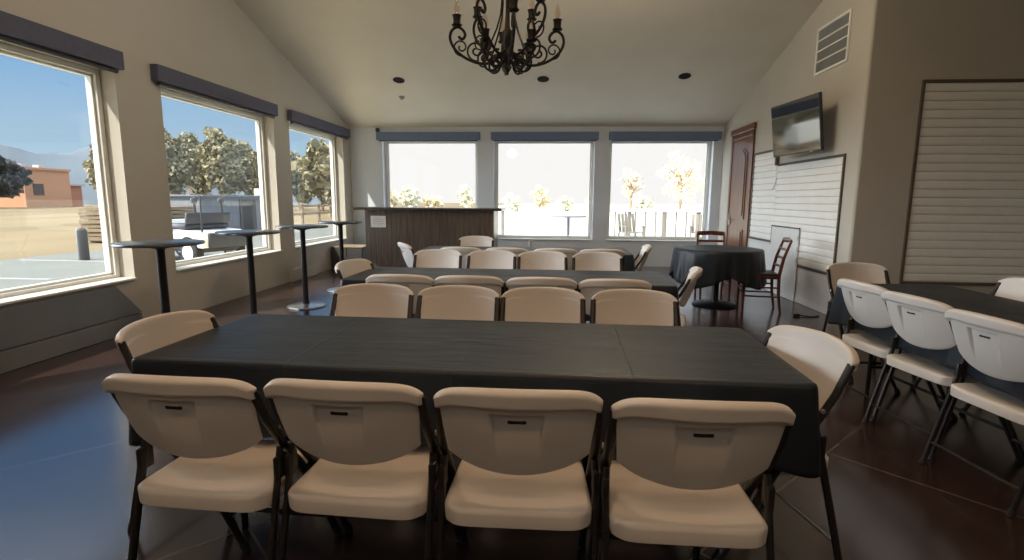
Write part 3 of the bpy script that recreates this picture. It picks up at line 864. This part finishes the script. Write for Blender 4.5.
for k in range(4):
    a = 2*PI*k/4+R(52); ex = Vector((math.cos(a), math.sin(a), 0))
    m = MB(); m.tube([ex*.04+ez*(zc+.10), ex*.09+ez*(zc+.05), ex*.16+ez*(zc+.04), ex*.225+ez*(zc+.08), ex*.25+ez*(zc+.14), ex*.235+ez*(zc+.19)], .0085, 8)
    arm = m.build('arm', M['iron'], ch)
    candle(arm, ex*.235+ez*(zc+.20), 1.0)
for k in range(6):
    a = 2*PI*k/6+R(25); ex = Vector((math.cos(a), math.sin(a), 0))
    m = MB()   # tall crown rods, bowed from the hub to the top with a curl
    pts = [ex*.045+ez*(zc+.20), ex*.10+ez*(zc+.24), ex*.13+ez*(zc+.18)]
    rod = [(.16, .15), (.13, .22), (.085, .32), (.055, .42), (.045, .52), (.06, .60), (.09, .635)]
    pts = [ex*r_+ez*(zc+z_) for r_, z_ in rod]+spiral(ex*.105+ez*(zc+.60), .04, .010, R(110), R(110-480), 22, ex, ez)
    m.tube(pts, .0065, 7); m.build('crown_scroll', M['iron'], ch)
m = MB(); zt = ceil_z(4.2)
z_ = zc+.76; k = 0
while z_ < zt-.10:
    axis = Vector((1, 0, 0)) if k % 2 else Vector((0, 1, 0))
    m.tube([Vector((0, 0, z_+.02))+axis*(.012*math.cos(t*PI/6))+ez*(.024*math.sin(t*PI/6)) for t in range(12)], .003, 6, closed=True)
    z_ += .038; k += 1
m.build('chain', M['iron'], ch)
MB().lathe([(0, zt-.12), (.01, zt-.12), (.03, zt-.09), (.065, zt-.05), (.07, zt-.012), (0, zt-.012)], seg=20).build('canopy', M['iron'], ch)

# ------------------------------------------------------------------ outside, left
GZ = -.02
def slab(name, lo, hi, m, label=None, cat=None):
    o = MB().ext(lo, hi).build(name, m, smooth=0)
    return struct(o)
slab('pavement', (-11.6, -30, GZ-.1), (XL-TW-.02, 30, GZ), M['asphalt'])
slab('gravel_strip', (-6.75, -30, GZ-.05), (XL-TW-.02, 30, GZ+.012), M['gravel'])  # unseen pale ground, added to bounce warm light up into the room
slab('field', (-160, -120, GZ-.22), (-11.6, 160, GZ-.012), M['field'])
slab('patio', (XL-TW, YF+TW+.02, GZ-.1), (9, 17.6, GZ+.02), M['concrete'])
slab('lawn', (-11.55, 17.65, GZ-.25), (160, 160, GZ-.03), M['paleground'])
for i, y in enumerate((5.5, 8.0, 10.4, 12.9)):
    o = MB().ext((-11.3, y, GZ+.001), (-8.2, y+.12, GZ+.006)).build('parking_stripe', M['paint'], smooth=0)
    tag(o, 'white painted parking stripe on the pavement outside the left windows', 'parking stripe', 'parking stripes')
bl = MB().lathe([(0, 0), (.10, 0), (.10, .62), (.07, .68), (0, .69)], seg=16)
o = bl.build('bollard', M['cabinet']); o.location = (-10.0, 10.65, GZ)
tag(o, 'short grey bollard at pavement edge outside the front left window', 'bollard')

bd = thing('brick_house', 'tan flat-roofed building across the dry field, seen through front left window', 'building', (-60, 57.2, GZ))
MB().ext((-8, 0, 0), (0, 5.9, 4.3)).build('wall', M['tanwall'], bd, smooth=0)
MB().ext((-8.2, -.2, 4.3), (.2, 6.0, 4.55)).build('roof', M['tanwall'], bd, smooth=0)
MB().ext((-6, 5.9, 0), (-.5, 8.0, 2.6)).build('side_wing', M['rustwall'], bd, smooth=0)
MB().prism([(-6.3, 5.7), (-.2, 5.7), (-.2, 8.3), (-6.3, 8.3)], .2, Matrix.Translation((0, 0, 2.6))).build('wing_roof', M['roof'], bd, smooth=0)
w_ = MB().ext((0, 1.0, 1.4), (.06, 2.3, 2.7)).build('window', M['darkglass'], bd, smooth=0)
for k in (1.0, 3.2): MB().ext((-2, k, 4.5), (-1.2, k+.7, 4.95)).build('roof_unit', M['roof'], bd, smooth=0)

def hill(name, pts, m, depth, label):
    """ridge: heights along a line, swept to a rounded hill"""
    t = bmesh.new(); rows = []
    for j in range(13):
        f = j/12; prof_ = math.sin(PI*f)
        row = []
        for i, (x, y, z, dx, dy) in enumerate(pts):
            off = (f-.5)*depth
            row.append(t.verts.new((x+dx*off, y+dy*off, GZ-.3+(z+.3)*prof_)))
        rows.append(row)
    for a, b in zip(rows, rows[1:]):
        for i in range(len(pts)-1): t.faces.new((a[i], a[i+1], b[i+1], b[i]))
    mm = MB(); mm._merge(t); o = mm.build(name, m, smooth=80)
    return struct(o)
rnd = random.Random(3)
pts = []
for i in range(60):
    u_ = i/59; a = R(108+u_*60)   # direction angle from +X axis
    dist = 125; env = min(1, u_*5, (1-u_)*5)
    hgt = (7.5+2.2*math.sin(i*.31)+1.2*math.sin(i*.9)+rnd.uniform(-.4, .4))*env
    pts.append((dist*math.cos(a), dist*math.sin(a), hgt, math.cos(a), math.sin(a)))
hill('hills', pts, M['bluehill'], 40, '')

def foliage(m, c, r, n, rnd, size=.5, squash=1.0):
    """many small leaf clumps: bent quads scattered through an ellipsoid shell"""
    t = bmesh.new()
    for _ in range(n):
        d = Vector((rnd.gauss(0, 1), rnd.gauss(0, 1), rnd.gauss(0, 1))).normalized()
        k = rnd.uniform(.45, 1)**.6
        lump = .75+.25*math.sin(d.x*5+c[0])*math.sin(d.z*6+c[1])
        p = Vector(c)+Vector((d.x*r*k*lump, d.y*r*k*lump, d.z*r*k*squash*lump))
        a = Vector((rnd.gauss(0, 1), rnd.gauss(0, 1), rnd.gauss(0, 1))).normalized(); b = a.orthogonal().normalized()
        q = a.cross(b); s = size*rnd.uniform(.5, 1.2)
        v = [t.verts.new(p+b*s*x+q*s*y+a*s*.3*w2) for x, y, w2 in ((-.5, -.2, 0), (0, -.5, .5), (.5, -.1, 0), (.3, .5, .4), (-.35, .4, 0))]
        t.faces.new(v)
    m._merge(t)
def tree(name, x, y, h, r, leaf, label, cat='tree', group=None, n=700, size=.6, squash=.85, bare=False, seed=1, gz=GZ-.05, trunk=.16):
    rnd = random.Random(seed)
    t = thing(name, label, cat, (x, y, gz), 0, group)
    m = MB(); cz = h-r*squash
    m.tube([(0, 0, 0), (.05, 0, cz*.5), (0, .05, cz)], [trunk, trunk*.8, trunk*.55], 8)
    for k in range(9 if not bare else 22):
        a = rnd.uniform(0, 2*PI); e = rnd.uniform(.3, 1.1); L = r*rnd.uniform(.6, 1.0); z0 = cz*rnd.uniform(.55, 1.05)
        p1 = Vector((math.cos(a)*L*.5*math.cos(e), math.sin(a)*L*.5*math.cos(e), z0+L*.5*math.sin(e)))
        p2 = Vector((math.cos(a+.3)*L*math.cos(e), math.sin(a+.3)*L*math.cos(e), z0+L*1.05*math.sin(e)))
        m.tube([(0, 0, z0), p1, p2], [trunk*.4, trunk*.25, trunk*.08], 5)
    m.build('trunk', M['bark'], t)
    f = MB(); foliage(f, (0, 0, cz), r, n, rnd, size, squash); f.build('foliage', leaf, t, smooth=0)
    return t
def bush(name, x, y, h, w, leaf, label, group, n=350, size=.5, seed=1, gz=GZ-.05):
    rnd = random.Random(seed); m = MB()
    foliage(m, (0, 0, h*.45), w/2, n, rnd, size, h/w*1.05)
    o = m.build(name, leaf, smooth=0); o.location = (x, y, gz)
    return tag(o, label, 'bush', group)
tree('evergreen_tree', -58.5, 52.3, 6.0, 3.6, M['darkleaf'], 'dark tree mass left of the tan building, seen at left photo edge', n=4200, size=.5, squash=.72, seed=5)
tree('evergreen_tree', -60, 44, 6.0, 4.5, M['darkleaf'], 'dark tree beyond the field, mostly outside the left photo edge', n=2500, size=.6, squash=.75, seed=6)
# wooded slope behind the golf cart, each tree separate
M['slopeleaf'] = mat('brown_green_foliage', (.34, .31, .20), .95, var=.3, scale=.5)
for i in range(11):
    a = R(109.5+i*2.15); dist = (58, 68, 62)[i % 3]
    hh = (4.6, 5.6, 6.0, 6.4, 7.2, 7.6, 8.4, 8.8, 8.6, 8.0, 7.0)[i]
    tree('woodland_tree', dist*math.cos(a), dist*math.sin(a), hh, 2.1, M['slopeleaf'],
         'brown green leafy tree in the wooded slope beyond the left windows', n=3600, size=.34, squash=hh*.27/1.2,
         seed=20+i, group='trees on the slope outside the left windows')

# golf cart: wheels, white body, dark seat, posts, stands on the pavement outside the middle left window
ct = thing('golf_cart', 'white golf cart with dark seat parked outside the middle left window', 'golf cart', (-7.79, 10.87, GZ), R(160))
# local x = driving direction (towards the window frame's left), y = width
def wheel(x, y):
    t = MB(); mt = Matrix.Rotation(PI/2, 4, 'X')
    t.lathe([(.12, -.09), (.215, -.09), (.25, -.07), (.255, -.03), (.255, .03), (.25, .07), (.215, .09), (.12, .09)], c=(x, y, .255), seg=30, mtx=mt)
    o = t.build('wheel', M['rubber'], ct)
    r = MB(); r.lathe([(0, -.098), (.04, -.100), (.06, -.094), (.145, -.094), (.155, -.098), (.158, -.09), (.158, .09), (.155, .098), (.145, .094), (.06, .094), (.04, .100), (0, .098)], c=(x, y, .255), seg=24, mtx=mt)
    r.build('hub_cap', M['cartwhite'], o)
for x in (-.80, .85):
    for y in (-.48, .48): wheel(x, y)
MB().box((0, 0, .30), (2.1, .85, .10), .03).build('chassis', M['cartseat'], ct)
def yprism(poly, y0, y1, mat_, name):
    b = MB(); b.prism(poly, y1-y0, Matrix(((1, 0, 0, 0), (0, 0, -1, y1), (0, 1, 0, 0), (0, 0, 0, 1))))
    return b.build(name, mat_, ct, smooth=30)
def arc(cx, cz, r, a0, a1, n=10): return [(cx+r*math.cos(R(a0+(a1-a0)*i/(n-1))), cz+r*math.sin(R(a0+(a1-a0)*i/(n-1)))) for i in range(n)]
yprism([(-1.25, .36)]+[p for p in arc(-.80, .255, .32, 160, 20)]+[(-.2, .34), (-.25, .62), (-.5, .70), (-1.15, .66), (-1.27, .55)], -.56, .56, M['cartwhite'], 'rear_body')
yprism([(.42, .34)]+[p for p in arc(.85, .255, .32, 160, 20)]+[(1.25, .36), (1.28, .55), (1.05, .72), (.75, .86), (.60, .86), (.50, .40)], -.54, .54, M['cartwhite'], 'front_cowl')
yprism([(-.22, .34), (.45, .34), (.45, .38), (-.22, .38)], -.52, .52, M['cartseat'], 'floor_pan')
MB().box((-.42, 0, .76), (.52, 1.0, .12), .04).build('seat', M['cartseat'], ct)
MB().box((-.70, 0, .93), (.09, .98, .24), .04, rot=Matrix.Rotation(R(-10), 4, 'Y')).build('seat_back', M['cartseat'], ct)
MB().box((-1.28, 0, .50), (.10, .9, .30), .03).build('bag_well', M['cartseat'], ct)
for x, lean in ((-1.12, -.02),):
    for y in (-.46, .46): MB().tube([(x, y, .66), (x+lean, y, 1.38), (x+.25, y, 1.41)], .018, 8).build('roof_post', M['cartseat'], ct)
MB().tube([(.62, .22, .80), (.40, .22, 1.0)], .02, 8).build('steering_column', M['cartseat'], ct)
sw = MB(); sw.tube([Vector((.39, .22, 1.01))+Vector((.10*math.cos(t)*.6, .18*math.sin(t), .15*math.cos(t)*.8)) for t in [2*PI*i/20 for i in range(20)]], .014, 6, closed=True)
sw.build('steering_wheel', M['cartseat'], ct)
for y in (-.30, .30): MB().tube([(-.74, y, .98), (-.72, y, 1.24)], .022, 8).lathe([(0, -.07), (.05, -.05), (.065, 0), (.05, .05), (0, .07)], c=(-.72, y, 1.28), seg=14).build('head_rest', M['cartseat'], ct)

sh = thing('storage_shed', 'low grey shed behind the golf cart outside the middle left window', 'shed', (-12.0, 19.6, GZ), 0)
b = MB()
for i in range(18): b.ext((-2.2, -2.0+i*.245, 0), (0, -2.0+i*.245+.238, 1.36), .006)
b.build('wall', M['shed'], sh, smooth=0)
MB().ext((-2.35, -2.1, 1.36), (.12, 2.5, 1.42), .01).build('roof', M['shed'], sh, smooth=0)
MB().ext((.0, .2, .05), (.03, 1.3, 1.25), .004).build('door', M['cartseat'], sh, smooth=0)
lu = thing('lumber_stack', 'stack of tan boards beside the grey shed outside the middle left window', 'lumber stack', (-12.9, 16.0, GZ))
for i in range(8):
    MB().ext((-.9, -1.35+.04*(i % 2), .06+i*.125), (.9, 1.2-.05*(i % 3), .06+i*.125+.10), .008).build('board_layer', M['lumber'], lu, smooth=0)
for y in (-1.0, 0, .9): MB().ext((-.9, y-.05, 0), (.9, y+.05, .058)).build('skid', M['lumber'], lu, smooth=0)
# low cabins far on the slope
for i, (px, py, wd) in enumerate(((-51.5, 68.5, 2.0), (-48.0, 69.5, 1.7), (-45.0, 71.0, 1.4))):
    t = thing('cabin', ['rust coloured cabin on the slope, left of three seen over the lumber stack', 'rust coloured cabin on the slope, middle of three seen over the lumber stack', 'rust coloured cabin on the slope, right of three seen over the lumber stack'][i], 'cabin', (px, py, GZ), R(35), 'cabins on the slope')
    MB().ext((-wd/2, -1, 0), (wd/2, 1, 3.4)).build('wall', M['tanwall'], t, smooth=0)
    MB().prism([(-1.3, 3.4), (1.3, 3.4), (0, 4.3)], wd+.4, Matrix.Translation((-wd/2-.2, 0, 0)) @ TM).build('roof', M['roof'], t, smooth=0)
    MB().ext((-.3, -1.04, 1.2), (.3, -.99, 2.4)).build('window', M['darkglass'], t, smooth=0)
# fence, trailer and tree outside the rear left window
fn = thing('rail_fence', 'low wooden rail fence outside the rear left window', 'fence', (-13.0, 29, GZ))
for i in range(9): MB().ext((-.06, -6+i*2.0-.06, 0), (.06, -6+i*2.0+.06, 1.05), .01).build('post', M['lumber'], fn, smooth=0)
for zz in (.45, .85): MB().ext((-.03, -6, zz), (.03, 10, zz+.12), .008).build('rail', M['lumber'], fn, smooth=0)
tr_ = thing('utility_trailer', 'white box trailer outside the rear left window beyond the rail fence', 'trailer', (-23, 43, GZ), R(20))
MB().ext((-1.1, -2.4, .45), (1.1, 2.4, 2.0), .05).build('box', M['cartwhite'], tr_, smooth=0)
for y in (-.5, .5): MB().lathe([(0, -.1), (.3, -.1), (.34, -.05), (.34, .05), (.3, .1), (0, .1)], c=(1.05, y, .34), seg=20, mtx=Matrix.Rotation(PI/2, 4, 'Y')).build('wheel', M['rubber'], tr_)
MB().tube([(0, 2.4, .5), (0, 3.4, .45)], .06, 8).build('tow_bar', M['shed'], tr_)
tree('broadleaf_tree', -15.5, 36.5, 5.6, 2.3, M['slopeleaf'], 'green brown tree close behind the rail fence outside the rear left window', n=1500, size=.55, squash=1.1, seed=61)

# ------------------------------------------------------------------ outside, beyond the far windows
def railing(x0, x1, y, label):
    t = thing('patio_railing', label, 'railing', (x0, y, GZ+.02), 0, 'patio railings')
    L = x1-x0
    MB().ext((-.05, -.09, .98), (L+.05, .09, 1.06), .008).build('top_rail', M['cartwhite'], t, smooth=0)
    MB().ext((0, -.03, .18), (L, .03, .25), .006).build('bottom_rail', M['railwhite'], t, smooth=0)
    n = max(2, int(L/1.0)+1)
    for i in range(n): MB().ext((L*i/(n-1)-.05, -.05, 0), (L*i/(n-1)+.05, .05, 1.0), .006).build('post', M['railwhite'], t, smooth=0)
    n = int(L/.30)
    for i in range(1, n): MB().ext((L*i/n-.02, -.02, .25), (L*i/n+.02, .02, .98)).build('baluster', M['railwhite'], t, smooth=0)
railing(1.25, 6.4, 16.6, 'weathered patio railing outside the far right window beside the door')
railing(-5.5, -1.58, 16.6, 'weathered patio railing whose end shows left in the middle far window')
pt = thing('patio_table', 'round pedestal table standing on the patio outside the middle far window', 'table', (.37, 14.0, GZ+.02))
MB().lathe([(0, .88), (.46, .88), (.47, .90), (.46, .92), (0, .92)], seg=40).build('tabletop', M['shed'], pt)
MB().lathe([(0, .03), (.045, .03), (.04, .86), (.12, .878), (0, .878)], seg=14).build('pole', M['shed'], pt)
MB().lathe([(0, 0), (.25, 0), (.25, .02), (.05, .04), (0, .04)], seg=30).build('base', M['shed'], pt)
# benches / lounge seats on the patio by the railing
for i, (px, py, rz) in enumerate(((2.2, 15.6, 20), (4.2, 15.8, -15))):
    t = thing('patio_chair', ['pale slatted patio chair by the railing, left in the far right window', 'pale slatted patio chair by the railing, right in the far right window'][i], 'chair', (px, py, GZ+.02), R(rz), 'patio chairs')
    s_ = MB()
    for k in range(5): s_.ext((-.27, -.24+k*.10, .40), (.27, -.24+k*.10+.08, .425), .004)
    s_.build('seat', M['railwhite'], t, smooth=0)
    b_ = MB()
    for k in range(5): b_.box((-.22+k*.11, .29, .68), (.085, .02, .52), .004, rot=Matrix.Rotation(R(-14), 4, 'X'))
    b_.build('backrest', M['railwhite'], t, smooth=0)
    for sx in (-1, 1):
        for sy in (-1, 1): MB().ext((sx*.27-.025, sy*.22-.025, 0), (sx*.27+.025, sy*.22+.025, .58 if sy < 0 else .40), .005).build('leg', M['railwhite'], t, smooth=0)
        MB().ext((sx*.27-.04, -.27, .58), (sx*.27+.04, .25, .605), .006).build('arm_rest', M['railwhite'], t, smooth=0)
tree('tan_tree', 13.6, 60, 7.2, 3.0, M['tanleaf'], 'large tan winter tree outside the far right window, right of centre', n=620, size=.36, squash=1.15, bare=True, seed=71)
tree('tan_tree', 7.6, 55, 5.0, 1.6, M['tanleaf'], 'smaller tan tree with bare branches at left in the far right window', n=130, size=.3, squash=1.3, bare=True, seed=72)
tree('tan_tree', 17.8, 62, 4.6, 2.0, M['tanleaf'], 'low tan tree at the right edge of the far right window', n=300, size=.36, bare=True, seed=73)
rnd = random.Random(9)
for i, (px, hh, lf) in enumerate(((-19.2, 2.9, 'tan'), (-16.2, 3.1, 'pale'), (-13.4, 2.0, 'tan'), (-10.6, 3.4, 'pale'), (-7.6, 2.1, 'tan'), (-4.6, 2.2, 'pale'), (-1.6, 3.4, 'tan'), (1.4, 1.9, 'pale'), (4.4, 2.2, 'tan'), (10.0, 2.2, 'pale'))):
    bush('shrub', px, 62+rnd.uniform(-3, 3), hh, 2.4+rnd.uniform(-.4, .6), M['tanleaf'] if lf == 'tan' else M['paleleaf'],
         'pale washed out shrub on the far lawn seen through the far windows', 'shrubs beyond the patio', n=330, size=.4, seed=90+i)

# ------------------------------------------------------------------ lights
sun = bpy.data.lights.new('sun', 'SUN'); sun.energy = 6.6; sun.angle = R(.53); sun.color = (1, .93, .80)
so = bpy.data.objects.new('sun', sun); COL.objects.link(so)
so.rotation_euler = Vector((1, 1.2, -1.75)).to_track_quat('-Z', 'Y').to_euler()

# unseen downlights, added for the warm light on the chairs
LAMP = .54
for i, (x, y) in enumerate(((-1.5, 1.6), (.3, 1.6), (-1.4, -1.2), (1.2, -1.2))):
    downlight(x, y, 'lit recessed downlight on the ceiling behind the camera', lit=1)
    L = bpy.data.lights.new('downlight_lamp', 'SPOT'); L.energy = 150*LAMP; L.color = (1, .60, .33); L.spot_size = R(125); L.spot_blend = .8; L.shadow_soft_size = .08
    lo = bpy.data.objects.new('downlight_lamp', L); COL.objects.link(lo)
    lo.location = (x, y, ceil_z(y)-.06)
    lo.rotation_euler = Vector((0, .35, -1)).to_track_quat('-Z', 'Y').to_euler()

# unseen glowing globes with point lights, added to fill the room
for i, (x, y, pz, pw_) in enumerate(((-1.9, -1.6, 3.3, 1), (1.9, -1.6, 3.3, 1), (-2.3, 4.4, 4.0, 1.2), (.6, 5.6, 3.85, 5.0))):
    t = thing('globe_pendant', ['lit white globe pendant behind the camera, left of two', 'lit white globe pendant behind the camera, right of two', 'lit white globe pendant above the photo frame on the left', 'lit white globe pendant above the photo frame on the right'][i], 'ceiling light', (x, y, pz), 0, 'globe pendants')
    MB().lathe([(0, -.16), (.09, -.135), (.145, -.07), (.16, 0), (.145, .07), (.09, .135), (.03, .155), (0, .156)], seg=28).build('globe', EMIT, t)
    MB().tube([(0, 0, .156), (0, 0, ceil_z(y)-pz-.01)], .008, 8).lathe([(.03, .150), (.04, .19), (.02, .22), (0, .22)], seg=16).build('stem', M['iron'], t)
    L = bpy.data.lights.new('pendant_lamp', 'POINT'); L.energy = PEND*pw_; L.color = (1, .80, .56) if i == 3 else (1, .90, .80); L.shadow_soft_size = .18
    lo = bpy.data.objects.new('pendant_lamp', L); COL.objects.link(lo); lo.location = (x, y, pz)

# ------------------------------------------------------------------ sky
wd = bpy.data.worlds.new('sky'); scn.world = wd; wd.use_nodes = True
nt = wd.node_tree; N = nt.nodes.new; K = nt.links.new
bg = nt.nodes['Background']
tc = N('ShaderNodeTexCoord'); sp_ = N('ShaderNodeSeparateXYZ'); K(tc.outputs['Generated'], sp_.inputs[0])
def mr(v, a, b, c=0, d=1):
    n = N('ShaderNodeMapRange'); n.interpolation_type = 'SMOOTHSTEP'
    for i, q in zip((1, 2, 3, 4), (a, b, c, d)): n.inputs[i].default_value = q
    K(v, n.inputs[0]); return n.outputs[0]
def mixc(f, a, b):
    n = N('ShaderNodeMix'); n.data_type = 'RGBA'
    if isinstance(f, float): n.inputs[0].default_value = f
    else: K(f, n.inputs[0])
    for i, q in ((6, a), (7, b)):
        if isinstance(q, tuple): n.inputs[i].default_value = (*q, 1)
        else: K(q, n.inputs[i])
    return n.outputs[2]
def m2(op, a, b):
    n = N('ShaderNodeMath'); n.operation = op
    for i, q in enumerate((a, b)):
        if isinstance(q, (int, float)): n.inputs[i].default_value = q
        else: K(q, n.inputs[i])
    return n.outputs[0]
X, Y, Z = sp_.outputs
blue = mixc(mr(Z, .0, .34), (.46, .64, .76), (.09, .34, .74))
cn = N('ShaderNodeTexNoise'); cn.inputs['Scale'].default_value = 3.2; cn.inputs['Detail'].default_value = 6
cm = N('ShaderNodeMapping'); cm.inputs['Scale'].default_value = (1, 1, 3.2); K(tc.outputs['Generated'], cm.inputs[0]); K(cm.outputs[0], cn.inputs['Vector'])
blue = mixc(m2('MULTIPLY', mr(cn.outputs['Fac'], .58, .78), .7), blue, (.75, .80, .85))
blue = mixc(mr(Z, .42, .56), blue, (2.0, 2.25, 2.5))      # unseen brightness added overhead for the floor reflections
# bright cloud north over the patio; unseen west glow added to fill the room
FAR_W, WEST_W = 1.0, 15.0
fy = mr(Y, .925, .955)
west = m2('MULTIPLY', mr(m2('MULTIPLY', X, -1), .79, .90), mr(Z, .34, .5, 1, 0))
col = mixc(west, blue, (WEST_W*.88, WEST_W*.95, WEST_W))
col = mixc(fy, col, (FAR_W, FAR_W*.99, FAR_W*.97))
K(col, bg.inputs[0]); bg.inputs[1].default_value = 1.0

# ------------------------------------------------------------------ camera
f, pitch, yaw, roll = 535.843, R(8.616), R(4.414), R(-.411)
cam = bpy.data.cameras.new('camera'); co = bpy.data.objects.new('camera', cam); COL.objects.link(co)
cam.sensor_fit = 'HORIZONTAL'; cam.sensor_width = 36; cam.lens = f*36/1024
cam.clip_start = .05; cam.clip_end = 500
cy, sy, cp, sp2 = math.cos(yaw), math.sin(yaw), math.cos(pitch), math.sin(pitch)
right = Vector((cy, sy, 0)); fwd = Vector((-sy*cp, cy*cp, -sp2)); down = fwd.cross(right)
r2 = right*math.cos(roll)+down*math.sin(roll); d2 = down*math.cos(roll)-right*math.sin(roll)
mt = Matrix((r2, -d2, -fwd)).transposed().to_4x4(); mt.translation = (0, 0, 1.34)
co.matrix_world = mt
scn.camera = co
scn.view_settings.view_transform = 'Standard'; scn.view_settings.look = 'None'
scn.view_settings.exposure = 0; scn.view_settings.gamma = 1; scn.view_settings.use_curve_mapping = False
scn.cycles.use_denoising = True
scn.cycles.max_bounces = 10; scn.cycles.diffuse_bounces = 6; scn.cycles.transparent_max_bounces = 16
scn.cycles.sample_clamp_indirect = 6
